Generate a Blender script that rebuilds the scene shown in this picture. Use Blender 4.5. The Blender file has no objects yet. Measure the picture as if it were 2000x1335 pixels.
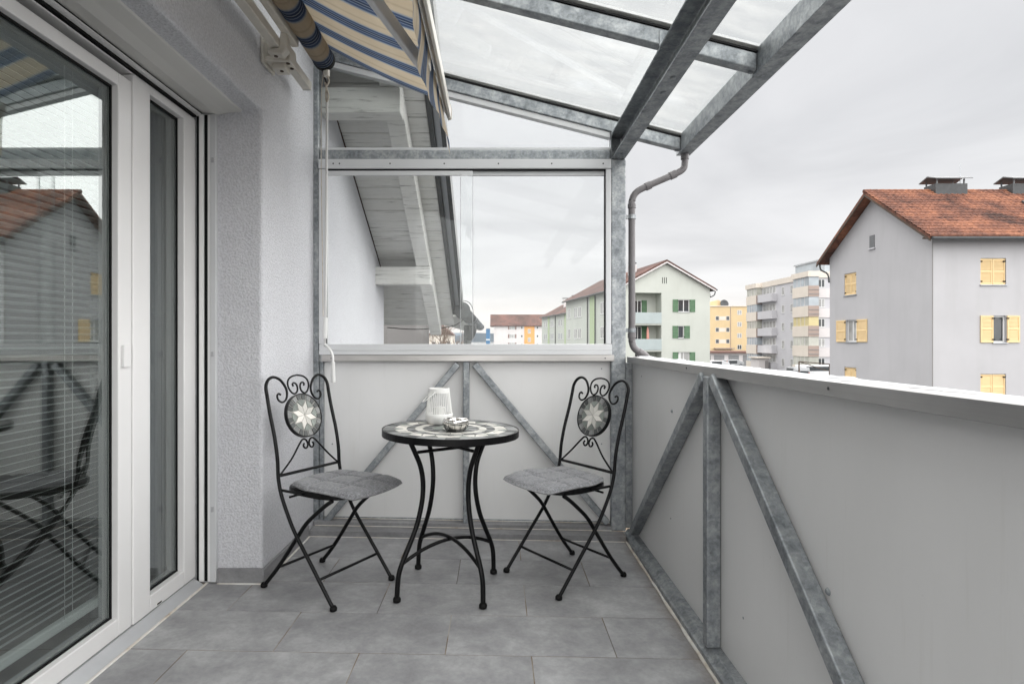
import bpy, math, random
from mathutils import Vector, Matrix
random.seed(7)
R = math.radians
S = bpy.context.scene
COL = S.collection

# ------------------------------------------------------------------ camera
cd = bpy.data.cameras.new('camera'); cam = bpy.data.objects.new('camera', cd); COL.objects.link(cam)
cd.sensor_width = 36; cd.lens = 20.7; cd.shift_x = 0.015; cd.shift_y = -0.00125
cd.clip_start = 0.05; cd.clip_end = 6000
cam.location = (0, 0, 1.09); cam.rotation_euler = (R(90), 0, 0)
S.camera = cam

# ------------------------------------------------------------------ sky and sun
SUN_EL, SUN_AZ = R(58), R(100)          # azimuth measured from +Y towards +X
wd = bpy.data.worlds.new('World'); S.world = wd; wd.use_nodes = True
wn, wl = wd.node_tree.nodes, wd.node_tree.links
wn.clear()
def N(nodes, t, **kw):
    n = nodes.new(t)
    for k, v in kw.items():
        if k.startswith('i_'): n.inputs[int(k[2:])].default_value = v
        else: setattr(n, k, v)
    return n
wo = N(wn, 'ShaderNodeOutputWorld'); bg = N(wn, 'ShaderNodeBackground'); bg.inputs[1].default_value = 0.1
sky = N(wn, 'ShaderNodeTexSky', sky_type='NISHITA'); sky.sun_disc = False
sky.sun_elevation = SUN_EL; sky.sun_rotation = SUN_AZ
tc = N(wn, 'ShaderNodeTexCoord'); sp = N(wn, 'ShaderNodeSeparateXYZ'); wl.new(tc.outputs['Generated'], sp.inputs[0])
zc = N(wn, 'ShaderNodeMath', operation='MAXIMUM'); zc.inputs[1].default_value = 0.0; wl.new(sp.outputs[2], zc.inputs[0])
zp = N(wn, 'ShaderNodeMath', operation='ADD'); zp.inputs[1].default_value = 0.14; wl.new(zc.outputs[0], zp.inputs[0])
dv = []
for i in (0, 1):
    d = N(wn, 'ShaderNodeMath', operation='DIVIDE'); wl.new(sp.outputs[i], d.inputs[0]); wl.new(zp.outputs[0], d.inputs[1]); dv.append(d)
cb = N(wn, 'ShaderNodeCombineXYZ'); wl.new(dv[0].outputs[0], cb.inputs[0]); wl.new(dv[1].outputs[0], cb.inputs[1])
n1 = N(wn, 'ShaderNodeTexNoise'); n1.inputs['Scale'].default_value = 0.8; n1.inputs['Detail'].default_value = 7; n1.inputs['Roughness'].default_value = 0.5; n1.inputs['Distortion'].default_value = 0.7
wl.new(cb.outputs[0], n1.inputs['Vector'])
cr = N(wn, 'ShaderNodeValToRGB')
e = cr.color_ramp.elements
e[0].position = 0.30; e[0].color = (1.30, 1.305, 1.33, 1); e[1].position = 0.68; e[1].color = (1.80, 1.80, 1.81, 1)
wl.new(n1.outputs[0], cr.inputs[0])
hz = N(wn, 'ShaderNodeValToRGB')           # warm, paler light low over the horizon under the cloud sheet
e = hz.color_ramp.elements
e[0].position = 0.0; e[0].color = (0.55, 0.55, 0.55, 1); e[1].position = 0.30; e[1].color = (0, 0, 0, 1)
x = hz.color_ramp.elements.new(0.045); x.color = (0.62, 0.62, 0.62, 1)
x = hz.color_ramp.elements.new(0.09); x.color = (0.12, 0.12, 0.12, 1)
wl.new(zc.outputs[0], hz.inputs[0])
mh = N(wn, 'ShaderNodeMixRGB'); mh.inputs[2].default_value = (2.15, 2.02, 1.92, 1)
wl.new(hz.outputs[0], mh.inputs[0]); wl.new(cr.outputs[0], mh.inputs[1])
mx = N(wn, 'ShaderNodeMixRGB'); mx.inputs[0].default_value = 0.985
wl.new(sky.outputs[0], mx.inputs[1]); wl.new(mh.outputs[0], mx.inputs[2])
wl.new(mx.outputs[0], bg.inputs[0]); wl.new(bg.outputs[0], wo.inputs[0])

sd = bpy.data.lights.new('sun', 'SUN'); so = bpy.data.objects.new('sun', sd); COL.objects.link(so)
sd.energy = 1.5; sd.angle = R(176); sd.color = (1.0, 0.985, 0.965)
dirv = Vector((math.sin(SUN_AZ) * math.cos(SUN_EL), math.cos(SUN_AZ) * math.cos(SUN_EL), math.sin(SUN_EL)))
so.rotation_euler = dirv.to_track_quat('Z', 'Y').to_euler(); so.location = (8, 4, 12)

S.view_settings.view_transform = 'Standard'; S.view_settings.look = 'None'
S.view_settings.exposure = 2.38; S.view_settings.gamma = 1.0; S.view_settings.use_curve_mapping = False
S.render.engine = 'CYCLES'
c = S.cycles
c.max_bounces = 10; c.diffuse_bounces = 5; c.glossy_bounces = 5; c.transparent_max_bounces = 24; c.transmission_bounces = 6
c.caustics_reflective = False; c.caustics_refractive = False; c.sample_clamp_indirect = 6
try: c.use_denoising = True
except Exception: pass

# ------------------------------------------------------------------ materials
def mat(name):
    m = bpy.data.materials.new(name); m.use_nodes = True
    nt = m.node_tree
    return m, nt.nodes, nt.links, nt.nodes['Principled BSDF']
def coords(nd, lk, kind='pos', scale=(1, 1, 1)):
    if kind == 'pos':
        g = N(nd, 'ShaderNodeNewGeometry'); out = g.outputs['Position']
    else:
        g = N(nd, 'ShaderNodeTexCoord'); out = g.outputs['Object']
    mp = N(nd, 'ShaderNodeMapping'); mp.inputs['Scale'].default_value = scale
    lk.new(out, mp.inputs['Vector'])
    return mp.outputs[0]
def noise(nd, lk, vec, scale, detail=5, rough=0.55, dist=0.0):
    n = N(nd, 'ShaderNodeTexNoise'); n.inputs['Scale'].default_value = scale
    n.inputs['Detail'].default_value = detail; n.inputs['Roughness'].default_value = rough; n.inputs['Distortion'].default_value = dist
    lk.new(vec, n.inputs['Vector']); return n.outputs[0]
def ramp(nd, lk, fac, stops, interp='LINEAR'):
    r = N(nd, 'ShaderNodeValToRGB'); r.color_ramp.interpolation = interp
    els = r.color_ramp.elements
    while len(els) < len(stops): els.new(0.5)
    for el, (p, col) in zip(els, stops):
        el.position = p; el.color = (*col, 1) if len(col) == 3 else col
    lk.new(fac, r.inputs[0]); return r.outputs[0]
def bump(nd, lk, fac, bsdf, strength, dist):
    b = N(nd, 'ShaderNodeBump'); b.inputs['Strength'].default_value = strength; b.inputs['Distance'].default_value = dist
    lk.new(fac, b.inputs['Height']); lk.new(b.outputs[0], bsdf.inputs['Normal']); return b
def sc3(c, k): return tuple(min(1, x * k) for x in c)
def simple(name, col, rough=0.5, metal=0.0, var=0.08, scale=8, bumpd=0.0, bscale=60, kind='pos', spec=0.5):
    m, nd, lk, b = mat(name)
    v = coords(nd, lk, kind)
    lk.new(ramp(nd, lk, noise(nd, lk, v, scale), [(0.25, sc3(col, 1 - var)), (0.75, sc3(col, 1 + var))]), b.inputs['Base Color'])
    b.inputs['Roughness'].default_value = rough; b.inputs['Metallic'].default_value = metal
    b.inputs['Specular IOR Level'].default_value = spec
    if bumpd: bump(nd, lk, noise(nd, lk, v, bscale, 3), b, 0.6, bumpd)
    return m
M = {}
def stucco(name, col, d=0.004, sc=190, var=0.05):
    m, nd, lk, b = mat(name); v = coords(nd, lk)
    big = noise(nd, lk, v, 1.6, 6)
    lk.new(ramp(nd, lk, big, [(0.25, sc3(col, 1 - var)), (0.75, sc3(col, 1 + var))]), b.inputs['Base Color'])
    b.inputs['Roughness'].default_value = 0.9; b.inputs['Specular IOR Level'].default_value = 0.2
    fine = noise(nd, lk, v, sc, 4, 0.6)
    old = b.inputs['Base Color'].links[0].from_socket
    mm = N(nd, 'ShaderNodeMixRGB', blend_type='MULTIPLY'); mm.inputs[0].default_value = 1
    lk.new(old, mm.inputs[1]); lk.new(ramp(nd, lk, fine, [(0.32, (0.84,) * 3), (0.62, (1.06,) * 3)]), mm.inputs[2]); lk.new(mm.outputs[0], b.inputs['Base Color'])
    bump(nd, lk, fine, b, 0.9, d); return m
M['stucco'] = stucco('stucco_white', (0.675, 0.68, 0.71), 0.009, 110)
M['stucco_far'] = stucco('stucco_neighbour_wall', (0.72, 0.725, 0.76), 0.003, 90)
def galv():
    m, nd, lk, b = mat('galvanised_steel'); v = coords(nd, lk)
    a = noise(nd, lk, v, 19, 10, 0.72, 0.1); a2 = noise(nd, lk, v, 2.6, 4)
    vo = N(nd, 'ShaderNodeTexVoronoi'); vo.inputs['Scale'].default_value = 95; lk.new(v, vo.inputs['Vector'])
    vcol = ramp(nd, lk, vo.outputs['Color'], [(0.0, (0.36, 0.36, 0.36)), (1.0, (0.66, 0.66, 0.66))])
    base = ramp(nd, lk, a, [(0.32, (0.20, 0.215, 0.23)), (0.46, (0.30, 0.32, 0.335)), (0.56, (0.375, 0.394, 0.405)), (0.70, (0.50, 0.512, 0.516))])
    mm = N(nd, 'ShaderNodeMixRGB', blend_type='OVERLAY'); mm.inputs[0].default_value = 0.6
    lk.new(base, mm.inputs[1]); lk.new(vcol, mm.inputs[2])
    m3 = N(nd, 'ShaderNodeMixRGB', blend_type='MULTIPLY'); m3.inputs[0].default_value = 1
    lk.new(mm.outputs[0], m3.inputs[1]); lk.new(ramp(nd, lk, a2, [(0.35, (0.78, 0.79, 0.80)), (0.65, (1.02, 1.02, 1.02))]), m3.inputs[2]); lk.new(m3.outputs[0], b.inputs['Base Color'])
    b.inputs['Metallic'].default_value = 0.65
    lk.new(ramp(nd, lk, a, [(0.3, (0.62,) * 3), (0.7, (0.42,) * 3)]), b.inputs['Roughness'])
    bump(nd, lk, a, b, 0.15, 0.002); return m
M['galv'] = galv()
def brushed(name, col, rough, along):
    m, nd, lk, b = mat(name)
    s = [90, 90, 90]; s[along] = 1.2
    v = coords(nd, lk, 'pos', tuple(s)); w = coords(nd, lk)
    f = noise(nd, lk, v, 1.0, 3); g = noise(nd, lk, w, 2.2, 5)
    mm = N(nd, 'ShaderNodeMixRGB', blend_type='MULTIPLY'); mm.inputs[0].default_value = 1
    lk.new(ramp(nd, lk, f, [(0.3, sc3(col, 0.93)), (0.7, sc3(col, 1.05))]), mm.inputs[1])
    lk.new(ramp(nd, lk, g, [(0.3, (0.8,) * 3), (0.7, (1, 1, 1))]), mm.inputs[2])
    lk.new(mm.outputs[0], b.inputs['Base Color'])
    b.inputs['Metallic'].default_value = 0.85
    lk.new(ramp(nd, lk, g, [(0.3, (rough + 0.1,) * 3), (0.7, (rough - 0.05,) * 3)]), b.inputs['Roughness'])
    return m
M['capy'] = brushed('stainless_cap_along', (0.42, 0.415, 0.41), 0.32, 1)
M['capx'] = brushed('stainless_cap_across', (0.52, 0.505, 0.49), 0.38, 0)
M['alu'] = simple('white_aluminium', (0.62, 0.63, 0.64), 0.42, 0.1, 0.04, 5)
M['alud'] = simple('dull_aluminium', (0.45, 0.455, 0.47), 0.5, 0.3, 0.06, 6)
M['sill'] = simple('threshold_aluminium', (0.50, 0.51, 0.525), 0.45, 0.25, 0.05, 9)
M['pvc'] = simple('white_plastic_frame', (0.80, 0.795, 0.79), 0.32, 0, 0.025, 4)
M['soffit'] = simple('white_shutter_box', (0.66, 0.655, 0.63), 0.5, 0, 0.04, 3)
M['black'] = simple('black_lacquered_iron', (0.004, 0.004, 0.0045), 0.36, 0, 0.3, 30, 0.0004, 220, 'obj', 0.22)
M['rubber'] = simple('black_rubber', (0.005, 0.005, 0.005), 0.6, 0, 0.2, 40, spec=0.2)
M['dark'] = simple('black_gasket', (0.004, 0.004, 0.0045), 0.6, spec=0.2)
def panel():
    m, nd, lk, b = mat('grey_white_laminate'); v = coords(nd, lk); s = coords(nd, lk, 'pos', (2.5, 2.5, 0.9))
    a = noise(nd, lk, s, 1.1, 6, 0.6)
    sp = noise(nd, lk, v, 38, 2)
    mm = N(nd, 'ShaderNodeMixRGB', blend_type='MULTIPLY'); mm.inputs[0].default_value = 1
    lk.new(ramp(nd, lk, a, [(0.3, (0.74, 0.742, 0.735)), (0.7, (0.79, 0.79, 0.785))]), mm.inputs[1])
    lk.new(ramp(nd, lk, sp, [(0.19, (0.80, 0.79, 0.77)), (0.23, (1, 1, 1))]), mm.inputs[2])
    st_ = noise(nd, lk, coords(nd, lk, 'pos', (9, 9, 0.5)), 2.0, 6, 0.7)
    m4 = N(nd, 'ShaderNodeMixRGB', blend_type='MULTIPLY'); m4.inputs[0].default_value = 1
    lk.new(mm.outputs[0], m4.inputs[1]); lk.new(ramp(nd, lk, st_, [(0.27, (0.945, 0.94, 0.93)), (0.42, (1, 1, 1))]), m4.inputs[2])
    lk.new(m4.outputs[0], b.inputs['Base Color'])
    lk.new(ramp(nd, lk, a, [(0.3, (0.27,) * 3), (0.7, (0.42,) * 3)]), b.inputs['Roughness'])
    b.inputs['Specular IOR Level'].default_value = 0.45
    bump(nd, lk, noise(nd, lk, v, 3, 3), b, 0.05, 0.01); return m
M['panel'] = panel()
def tile(name, k=1.0):
    m, nd, lk, b = mat(name)
    g = N(nd, 'ShaderNodeNewGeometry'); oi = N(nd, 'ShaderNodeObjectInfo')
    ad = N(nd, 'ShaderNodeVectorMath', operation='MULTIPLY_ADD'); ad.inputs[1].default_value = (1, 1, 1)
    lk.new(g.outputs['Position'], ad.inputs[0])
    cx = N(nd, 'ShaderNodeCombineXYZ'); ml = N(nd, 'ShaderNodeMath', operation='MULTIPLY'); ml.inputs[1].default_value = 37
    lk.new(oi.outputs['Random'], ml.inputs[0]); lk.new(ml.outputs[0], cx.inputs[2]); lk.new(cx.outputs[0], ad.inputs[2])
    v = ad.outputs[0]
    a = noise(nd, lk, v, 6.5, 10, 0.72, 0.15); f = noise(nd, lk, v, 60, 3, 0.6)
    base = ramp(nd, lk, a, [(0.30, sc3((0.19, 0.19, 0.197), k)), (0.5, sc3((0.265, 0.266, 0.272), k)), (0.70, sc3((0.375, 0.377, 0.382), k))])
    mm = N(nd, 'ShaderNodeMixRGB', blend_type='MULTIPLY'); mm.inputs[0].default_value = 1
    lk.new(base, mm.inputs[1]); lk.new(ramp(nd, lk, f, [(0.3, (0.93,) * 3), (0.7, (1.05,) * 3)]), mm.inputs[2])
    pv = N(nd, 'ShaderNodeMixRGB', blend_type='MULTIPLY'); pv.inputs[0].default_value = 1
    lk.new(mm.outputs[0], pv.inputs[1]); lk.new(ramp(nd, lk, oi.outputs['Random'], [(0, (0.93, 0.93, 0.935)), (1, (1.06, 1.06, 1.055))]), pv.inputs[2])
    sx_ = N(nd, 'ShaderNodeSeparateXYZ'); lk.new(g.outputs['Position'], sx_.inputs[0])
    dn = noise(nd, lk, g.outputs['Position'], 9, 6, 0.7)
    sm_ = N(nd, 'ShaderNodeMath', operation='MULTIPLY_ADD'); sm_.inputs[1].default_value = 0.16; lk.new(dn, sm_.inputs[0]); lk.new(sx_.outputs[0], sm_.inputs[2])
    dm = ramp(nd, lk, sm_.outputs[0], [(0.735, (0, 0, 0)), (0.80, (0.6, 0.6, 0.6))])     # rust and grit gathered along the drip edge
    dx_ = N(nd, 'ShaderNodeMixRGB'); lk.new(dm, dx_.inputs[0]); lk.new(pv.outputs[0], dx_.inputs[1]); dx_.inputs[2].default_value = (0.15, 0.115, 0.085, 1)
    lk.new(dx_.outputs[0], b.inputs['Base Color'])
    lk.new(ramp(nd, lk, a, [(0.3, (0.42,) * 3), (0.7, (0.56,) * 3)]), b.inputs['Roughness'])
    bump(nd, lk, f, b, 0.12, 0.001); return m
M['tile'] = tile('grey_stoneware', 1.2); M['skirt'] = tile('grey_stoneware_skirting', 0.95)
def grout():
    m, nd, lk, b = mat('grout'); v = coords(nd, lk)
    lk.new(ramp(nd, lk, noise(nd, lk, v, 3.0, 5), [(0.38, (0.17, 0.16, 0.15)), (0.5, (0.22, 0.165, 0.11)), (0.62, (0.38, 0.36, 0.33))]), b.inputs['Base Color'])
    b.inputs['Roughness'].default_value = 0.95; return m
M['grout'] = grout()
def silicone():
    m, nd, lk, b = mat('silicone_joint'); v = coords(nd, lk)
    lk.new(ramp(nd, lk, noise(nd, lk, v, 5.0, 6, 0.7), [(0.30, (0.36, 0.27, 0.19)), (0.42, (0.62, 0.57, 0.50)), (0.6, (0.76, 0.75, 0.72))]), b.inputs['Base Color'])
    b.inputs['Roughness'].default_value = 0.7; return m
M['silicone'] = silicone()
def glass(name, tint=(0.97, 0.985, 0.98), r0=0.05, dirt=0.0, k=1.0):
    m, nd, lk, b = mat(name); nd.remove(b); out = nd['Material Output']
    tr = N(nd, 'ShaderNodeBsdfTransparent'); tr.inputs[0].default_value = (*tint, 1)
    gl = N(nd, 'ShaderNodeBsdfGlossy'); gl.inputs['Roughness'].default_value = 0.0; gl.inputs[0].default_value = (0.95, 0.98, 0.97, 1)
    lw = N(nd, 'ShaderNodeLayerWeight'); lw.inputs[0].default_value = 0.5
    pw = N(nd, 'ShaderNodeMath', operation='POWER'); pw.inputs[1].default_value = 5; lk.new(lw.outputs['Facing'], pw.inputs[0])
    ma = N(nd, 'ShaderNodeMath', operation='MULTIPLY_ADD'); ma.inputs[1].default_value = (1 - r0) * k; ma.inputs[2].default_value = r0; lk.new(pw.outputs[0], ma.inputs[0])
    mx = N(nd, 'ShaderNodeMixShader'); lk.new(ma.outputs[0], mx.inputs[0]); lk.new(tr.outputs[0], mx.inputs[1]); lk.new(gl.outputs[0], mx.inputs[2])
    last = mx.outputs[0]
    if dirt:
        v = coords(nd, lk, 'pos', (1.2, 6, 1)); w = coords(nd, lk)
        n_ = noise(nd, lk, v, 3.5, 9, 0.75, 0.5)
        f = ramp(nd, lk, n_, [(0.45, (dirt * 0.35,) * 3), (0.75, (dirt * 2.6,) * 3)])
        df = N(nd, 'ShaderNodeBsdfTranslucent'); df.inputs[0].default_value = (0.52, 0.52, 0.50, 1)
        m2 = N(nd, 'ShaderNodeMixShader'); lk.new(f, m2.inputs[0]); lk.new(last, m2.inputs[1]); lk.new(df.outputs[0], m2.inputs[2]); last = m2.outputs[0]
    lk.new(last, out.inputs[0]); return m
M['glass'] = glass('clear_glass', (0.985, 0.992, 0.99), 0.012, 0.006)
M['roofglass'] = glass('roof_glass', (0.965, 0.975, 0.97), 0.03, 0.10)
M['doorglass'] = glass('door_glass', (0.84, 0.87, 0.86), 0.18, 0.0, 1.0)
M['farglass'] = simple('window_glass_dark', (0.05, 0.055, 0.06), 0.08, 0, 0.3, 2)
M['farcurtain'] = simple('window_glass_curtain', (0.35, 0.35, 0.34), 0.2, 0, 0.35, 1.5)
M['frost'] = simple('frosted_balcony_glass', (0.40, 0.455, 0.455), 0.25, 0, 0.06, 1)
def wood(name, col):
    m, nd, lk, b = mat(name); v = coords(nd, lk, 'pos', (1.0, 14, 14)); w = coords(nd, lk)
    a = noise(nd, lk, v, 4, 6, 0.65, 0.5); g = noise(nd, lk, w, 3, 4)
    mm = N(nd, 'ShaderNodeMixRGB', blend_type='MULTIPLY'); mm.inputs[0].default_value = 1
    lk.new(ramp(nd, lk, a, [(0.33, sc3(col, 0.42)), (0.42, sc3(col, 0.9)), (0.8, col)]), mm.inputs[1])
    lk.new(ramp(nd, lk, g, [(0.3, (0.88, 0.88, 0.86)), (0.7, (1, 1, 1))]), mm.inputs[2])
    lk.new(mm.outputs[0], b.inputs['Base Color']); b.inputs['Roughness'].default_value = 0.75
    bump(nd, lk, a, b, 0.4, 0.003); return m
M['wood'] = wood('white_painted_wood', (0.74, 0.74, 0.72))
M['board'] = wood('white_painted_boards', (0.72, 0.72, 0.705))
M['zinc'] = simple('zinc_flashing', (0.42, 0.44, 0.46), 0.4, 0.4, 0.1, 4)
M['capdark'] = simple('grey_sheet_metal', (0.16, 0.165, 0.17), 0.5, 0.3, 0.15, 2)
M['darkmetal'] = simple('dark_sheet_metal', (0.055, 0.058, 0.06), 0.5, 0.2, 0.25, 6)
def stripes():
    m, nd, lk, b = mat('striped_awning_canvas'); g = N(nd, 'ShaderNodeNewGeometry'); s = N(nd, 'ShaderNodeSeparateXYZ'); lk.new(g.outputs['Position'], s.inputs[0])
    ad = N(nd, 'ShaderNodeMath', operation='MULTIPLY_ADD'); ad.inputs[1].default_value = 4.6; ad.inputs[2].default_value = 10.33; lk.new(s.outputs[1], ad.inputs[0])
    fr = N(nd, 'ShaderNodeMath', operation='FRACT'); lk.new(ad.outputs[0], fr.inputs[0])
    be, be2, lt, nv, dk = (0.56, 0.475, 0.36), (0.46, 0.385, 0.295), (0.27, 0.32, 0.39), (0.055, 0.085, 0.165), (0.02, 0.028, 0.06)
    st = [(0.0, be), (0.06, be2), (0.12, be), (0.24, be), (0.30, lt), (0.335, nv), (0.385, nv), (0.40, lt), (0.415, nv), (0.465, dk), (0.495, lt), (0.515, dk), (0.565, nv), (0.585, lt), (0.60, nv), (0.66, nv), (0.70, lt), (0.76, be), (1.0, be)]
    colr = ramp(nd, lk, fr.outputs[0], st)
    v = coords(nd, lk); a = noise(nd, lk, v, 5, 5)
    mm = N(nd, 'ShaderNodeMixRGB', blend_type='MULTIPLY'); mm.inputs[0].default_value = 1
    lk.new(colr, mm.inputs[1]); lk.new(ramp(nd, lk, a, [(0.3, (0.82, 0.80, 0.77)), (0.7, (1, 1, 1))]), mm.inputs[2])
    lk.new(mm.outputs[0], b.inputs['Base Color']); b.inputs['Roughness'].default_value = 0.85
    tl = N(nd, 'ShaderNodeBsdfTranslucent'); lk.new(mm.outputs[0], tl.inputs[0])
    mx = N(nd, 'ShaderNodeMixShader'); mx.inputs[0].default_value = 0.5
    lk.new(b.outputs[0], mx.inputs[1]); lk.new(tl.outputs[0], mx.inputs[2]); lk.new(mx.outputs[0], nd['Material Output'].inputs[0])
    bump(nd, lk, noise(nd, lk, v, 400, 2), b, 0.3, 0.001); return m
M['awning'] = stripes()
M['cream'] = simple('cream_powder_coat', (0.60, 0.57, 0.51), 0.4, 0, 0.10, 14)
M['rodwhite'] = simple('white_crank_rod', (0.72, 0.72, 0.71), 0.35, 0, 0.05, 9)
M['rope'] = simple('beige_cord', (0.52, 0.47, 0.40), 0.9, 0, 0.2, 50, 0.002, 200)
M['pipe'] = simple('grey_plastic_pipe', (0.17, 0.16, 0.165), 0.45, 0, 0.16, 7)
def fabric():
    m, nd, lk, b = mat('grey_melange_cushion'); v = coords(nd, lk, 'obj'); x_ = coords(nd, lk, 'obj', (260, 70, 70)); y_ = coords(nd, lk, 'obj', (70, 260, 70))
    a = noise(nd, lk, x_, 1, 2); d = noise(nd, lk, y_, 1, 2)
    mm = N(nd, 'ShaderNodeMixRGB'); mm.inputs[0].default_value = 0.5; lk.new(a, mm.inputs[1]); lk.new(d, mm.inputs[2])
    lk.new(ramp(nd, lk, mm.outputs[0], [(0.34, (0.12, 0.122, 0.13)), (0.5, (0.21, 0.213, 0.225)), (0.66, (0.33, 0.335, 0.35))]), b.inputs['Base Color'])
    b.inputs['Roughness'].default_value = 0.95; b.inputs['Sheen Weight'].default_value = 0.25
    bump(nd, lk, mm.outputs[0], b, 0.5, 0.002); return m
M['fabric'] = fabric()
def stone(name, col, var=0.15):
    m, nd, lk, b = mat(name); v = coords(nd, lk, 'obj'); oi = N(nd, 'ShaderNodeObjectInfo')
    a = noise(nd, lk, v, 45, 5)
    k = ramp(nd, lk, oi.outputs['Random'], [(0, (0.72, 0.73, 0.72)), (1, (1.18, 1.17, 1.16))])
    mm = N(nd, 'ShaderNodeMixRGB', blend_type='MULTIPLY'); mm.inputs[0].default_value = 1
    lk.new(ramp(nd, lk, a, [(0.3, sc3(col, 1 - var)), (0.7, sc3(col, 1 + var))]), mm.inputs[1]); lk.new(k, mm.inputs[2])
    lk.new(mm.outputs[0], b.inputs['Base Color']); b.inputs['Roughness'].default_value = 0.55; return m
M['st_grey'] = stone('mosaic_grey', (0.25, 0.255, 0.255)); M['st_dark'] = stone('mosaic_dark_grey', (0.085, 0.09, 0.09))
M['st_green'] = stone('mosaic_green_grey', (0.24, 0.265, 0.245)); M['st_white'] = stone('mosaic_white', (0.70, 0.68, 0.64), 0.06)
M['mortar'] = simple('mosaic_mortar', (0.30, 0.295, 0.28), 0.9, 0, 0.1, 60, 0, 60, 'obj')
M['ceramic'] = simple('white_glazed', (0.80, 0.80, 0.78), 0.3, 0, 0.03, 10, 0, 60, 'obj')
M['chrome'] = simple('polished_steel', (0.72, 0.70, 0.67), 0.07, 1.0, 0.05, 20, 0, 60, 'obj')
M['slat'] = simple('white_blind_slat', (0.66, 0.68, 0.68), 0.45, 0, 0.03, 2)
M['room'] = simple('room_wall', (0.22, 0.21, 0.20), 0.9); M['roomfloor'] = simple('room_floor', (0.12, 0.095, 0.075), 0.5, 0, 0.2, 6)
M['curtain'] = simple('grey_curtain', (0.30, 0.32, 0.325), 0.9)
M['snow'] = simple('old_snow', (0.66, 0.67, 0.69), 0.8, 0, 0.12, 30, 0.004, 40)
def asphalt():
    m, nd, lk, b = mat('ground_asphalt_snow'); v = coords(nd, lk)
    lk.new(ramp(nd, lk, noise(nd, lk, v, 0.12, 8, 0.65), [(0.40, (0.055, 0.055, 0.057)), (0.52, (0.09, 0.09, 0.085)), (0.60, (0.42, 0.43, 0.45))]), b.inputs['Base Color'])
    b.inputs['Roughness'].default_value = 0.85; return m
M['ground'] = asphalt()
def wallm(name, col, var=0.05):
    m, nd, lk, b = mat(name); v = coords(nd, lk); s = coords(nd, lk, 'pos', (1, 1, 0.15))
    a = noise(nd, lk, v, 0.35, 6, 0.6); st = noise(nd, lk, s, 1.6, 5)
    mm = N(nd, 'ShaderNodeMixRGB', blend_type='MULTIPLY'); mm.inputs[0].default_value = 1
    lk.new(ramp(nd, lk, a, [(0.3, sc3(col, 1 - var)), (0.7, sc3(col, 1 + var))]), mm.inputs[1]); lk.new(ramp(nd, lk, st, [(0.28, (0.955, 0.955, 0.95)), (0.5, (1, 1, 1))]), mm.inputs[2])
    lk.new(mm.outputs[0], b.inputs['Base Color']); b.inputs['Roughness'].default_value = 0.9; b.inputs['Specular IOR Level'].default_value = 0.2; return m
M['w_grey'] = wallm('grey_render', (0.45, 0.445, 0.455)); M['w_green'] = wallm('mint_white_render', (0.51, 0.53, 0.485))
M['w_greenstrip'] = wallm('green_render', (0.42, 0.50, 0.32)); M['w_white'] = wallm('white_render', (0.62, 0.59, 0.585)); M['w_orange'] = wallm('orange_render', (0.72, 0.36, 0.13))
M['w_yellow'] = wallm('yellow_render', (0.60, 0.465, 0.28)); M['w_lilac'] = wallm('pale_grey_render', (0.52, 0.515, 0.535)); M['w_cream'] = wallm('cream_render', (0.66, 0.60, 0.53))
M['w_brown'] = wallm('brown_panel', (0.36, 0.285, 0.25)); M['w_dim'] = wallm('dull_grey_render', (0.26, 0.25, 0.245)); M['beigeglass'] = simple('balcony_glazing', (0.45, 0.45, 0.40), 0.15, 0, 0.3, 0.6)
M['greyglass'] = simple('balcony_glazing_grey', (0.36, 0.40, 0.43), 0.12, 0, 0.25, 0.5); M['yelblind'] = simple('yellow_blind', (0.55, 0.47, 0.25), 0.6)
M['garage'] = simple('grey_garage_door', (0.24, 0.24, 0.245), 0.6); M['redeave'] = simple('red_brown_eave', (0.20, 0.11, 0.09), 0.7)
M['shut_y'] = simple('yellow_shutter', (0.74, 0.55, 0.29), 0.55, 0, 0.06, 3); M['shut_g'] = simple('green_shutter', (0.10, 0.19, 0.105), 0.6, 0, 0.1, 2)
M['shut_b'] = simple('brown_shutter', (0.22, 0.13, 0.11), 0.6, 0, 0.1, 2)
M['white'] = simple('white_paint', (0.66, 0.66, 0.655), 0.5, 0, 0.03, 3); M['blue'] = simple('blue_cladding', (0.04, 0.15, 0.30), 0.6); M['rust'] = simple('rusty_brown_paint', (0.07, 0.045, 0.03), 0.7, 0, 0.3, 3)
M['pink'] = simple('salmon_parasol_cloth', (0.62, 0.30, 0.25), 0.9); M['vanwhite'] = simple('white_car_paint', (0.72, 0.73, 0.74), 0.25); M['carsilver'] = simple('silver_car_paint', (0.36, 0.37, 0.38), 0.25, 0.4)
def rooftile(name, c1, c2, c3, sc=0.6):
    m, nd, lk, b = mat(name); v = coords(nd, lk)
    a = noise(nd, lk, v, sc, 9, 0.72, 0.4); f = noise(nd, lk, v, 9, 3)
    mm = N(nd, 'ShaderNodeMixRGB', blend_type='MULTIPLY'); mm.inputs[0].default_value = 1
    lk.new(ramp(nd, lk, a, [(0.36, c1), (0.5, c2), (0.62, c3)]), mm.inputs[1]); lk.new(ramp(nd, lk, f, [(0.3, (0.75,) * 3), (0.7, (1.1,) * 3)]), mm.inputs[2])
    lk.new(mm.outputs[0], b.inputs['Base Color']); b.inputs['Roughness'].default_value = 0.9; b.inputs['Specular IOR Level'].default_value = 0.15; return m
M['tiles'] = rooftile('weathered_clay_tiles', (0.075, 0.048, 0.042), (0.20, 0.095, 0.068), (0.34, 0.155, 0.095))
M['tiles_far'] = rooftile('brown_clay_tiles', (0.075, 0.05, 0.045), (0.12, 0.072, 0.062), (0.17, 0.09, 0.075), 0.2)
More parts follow.
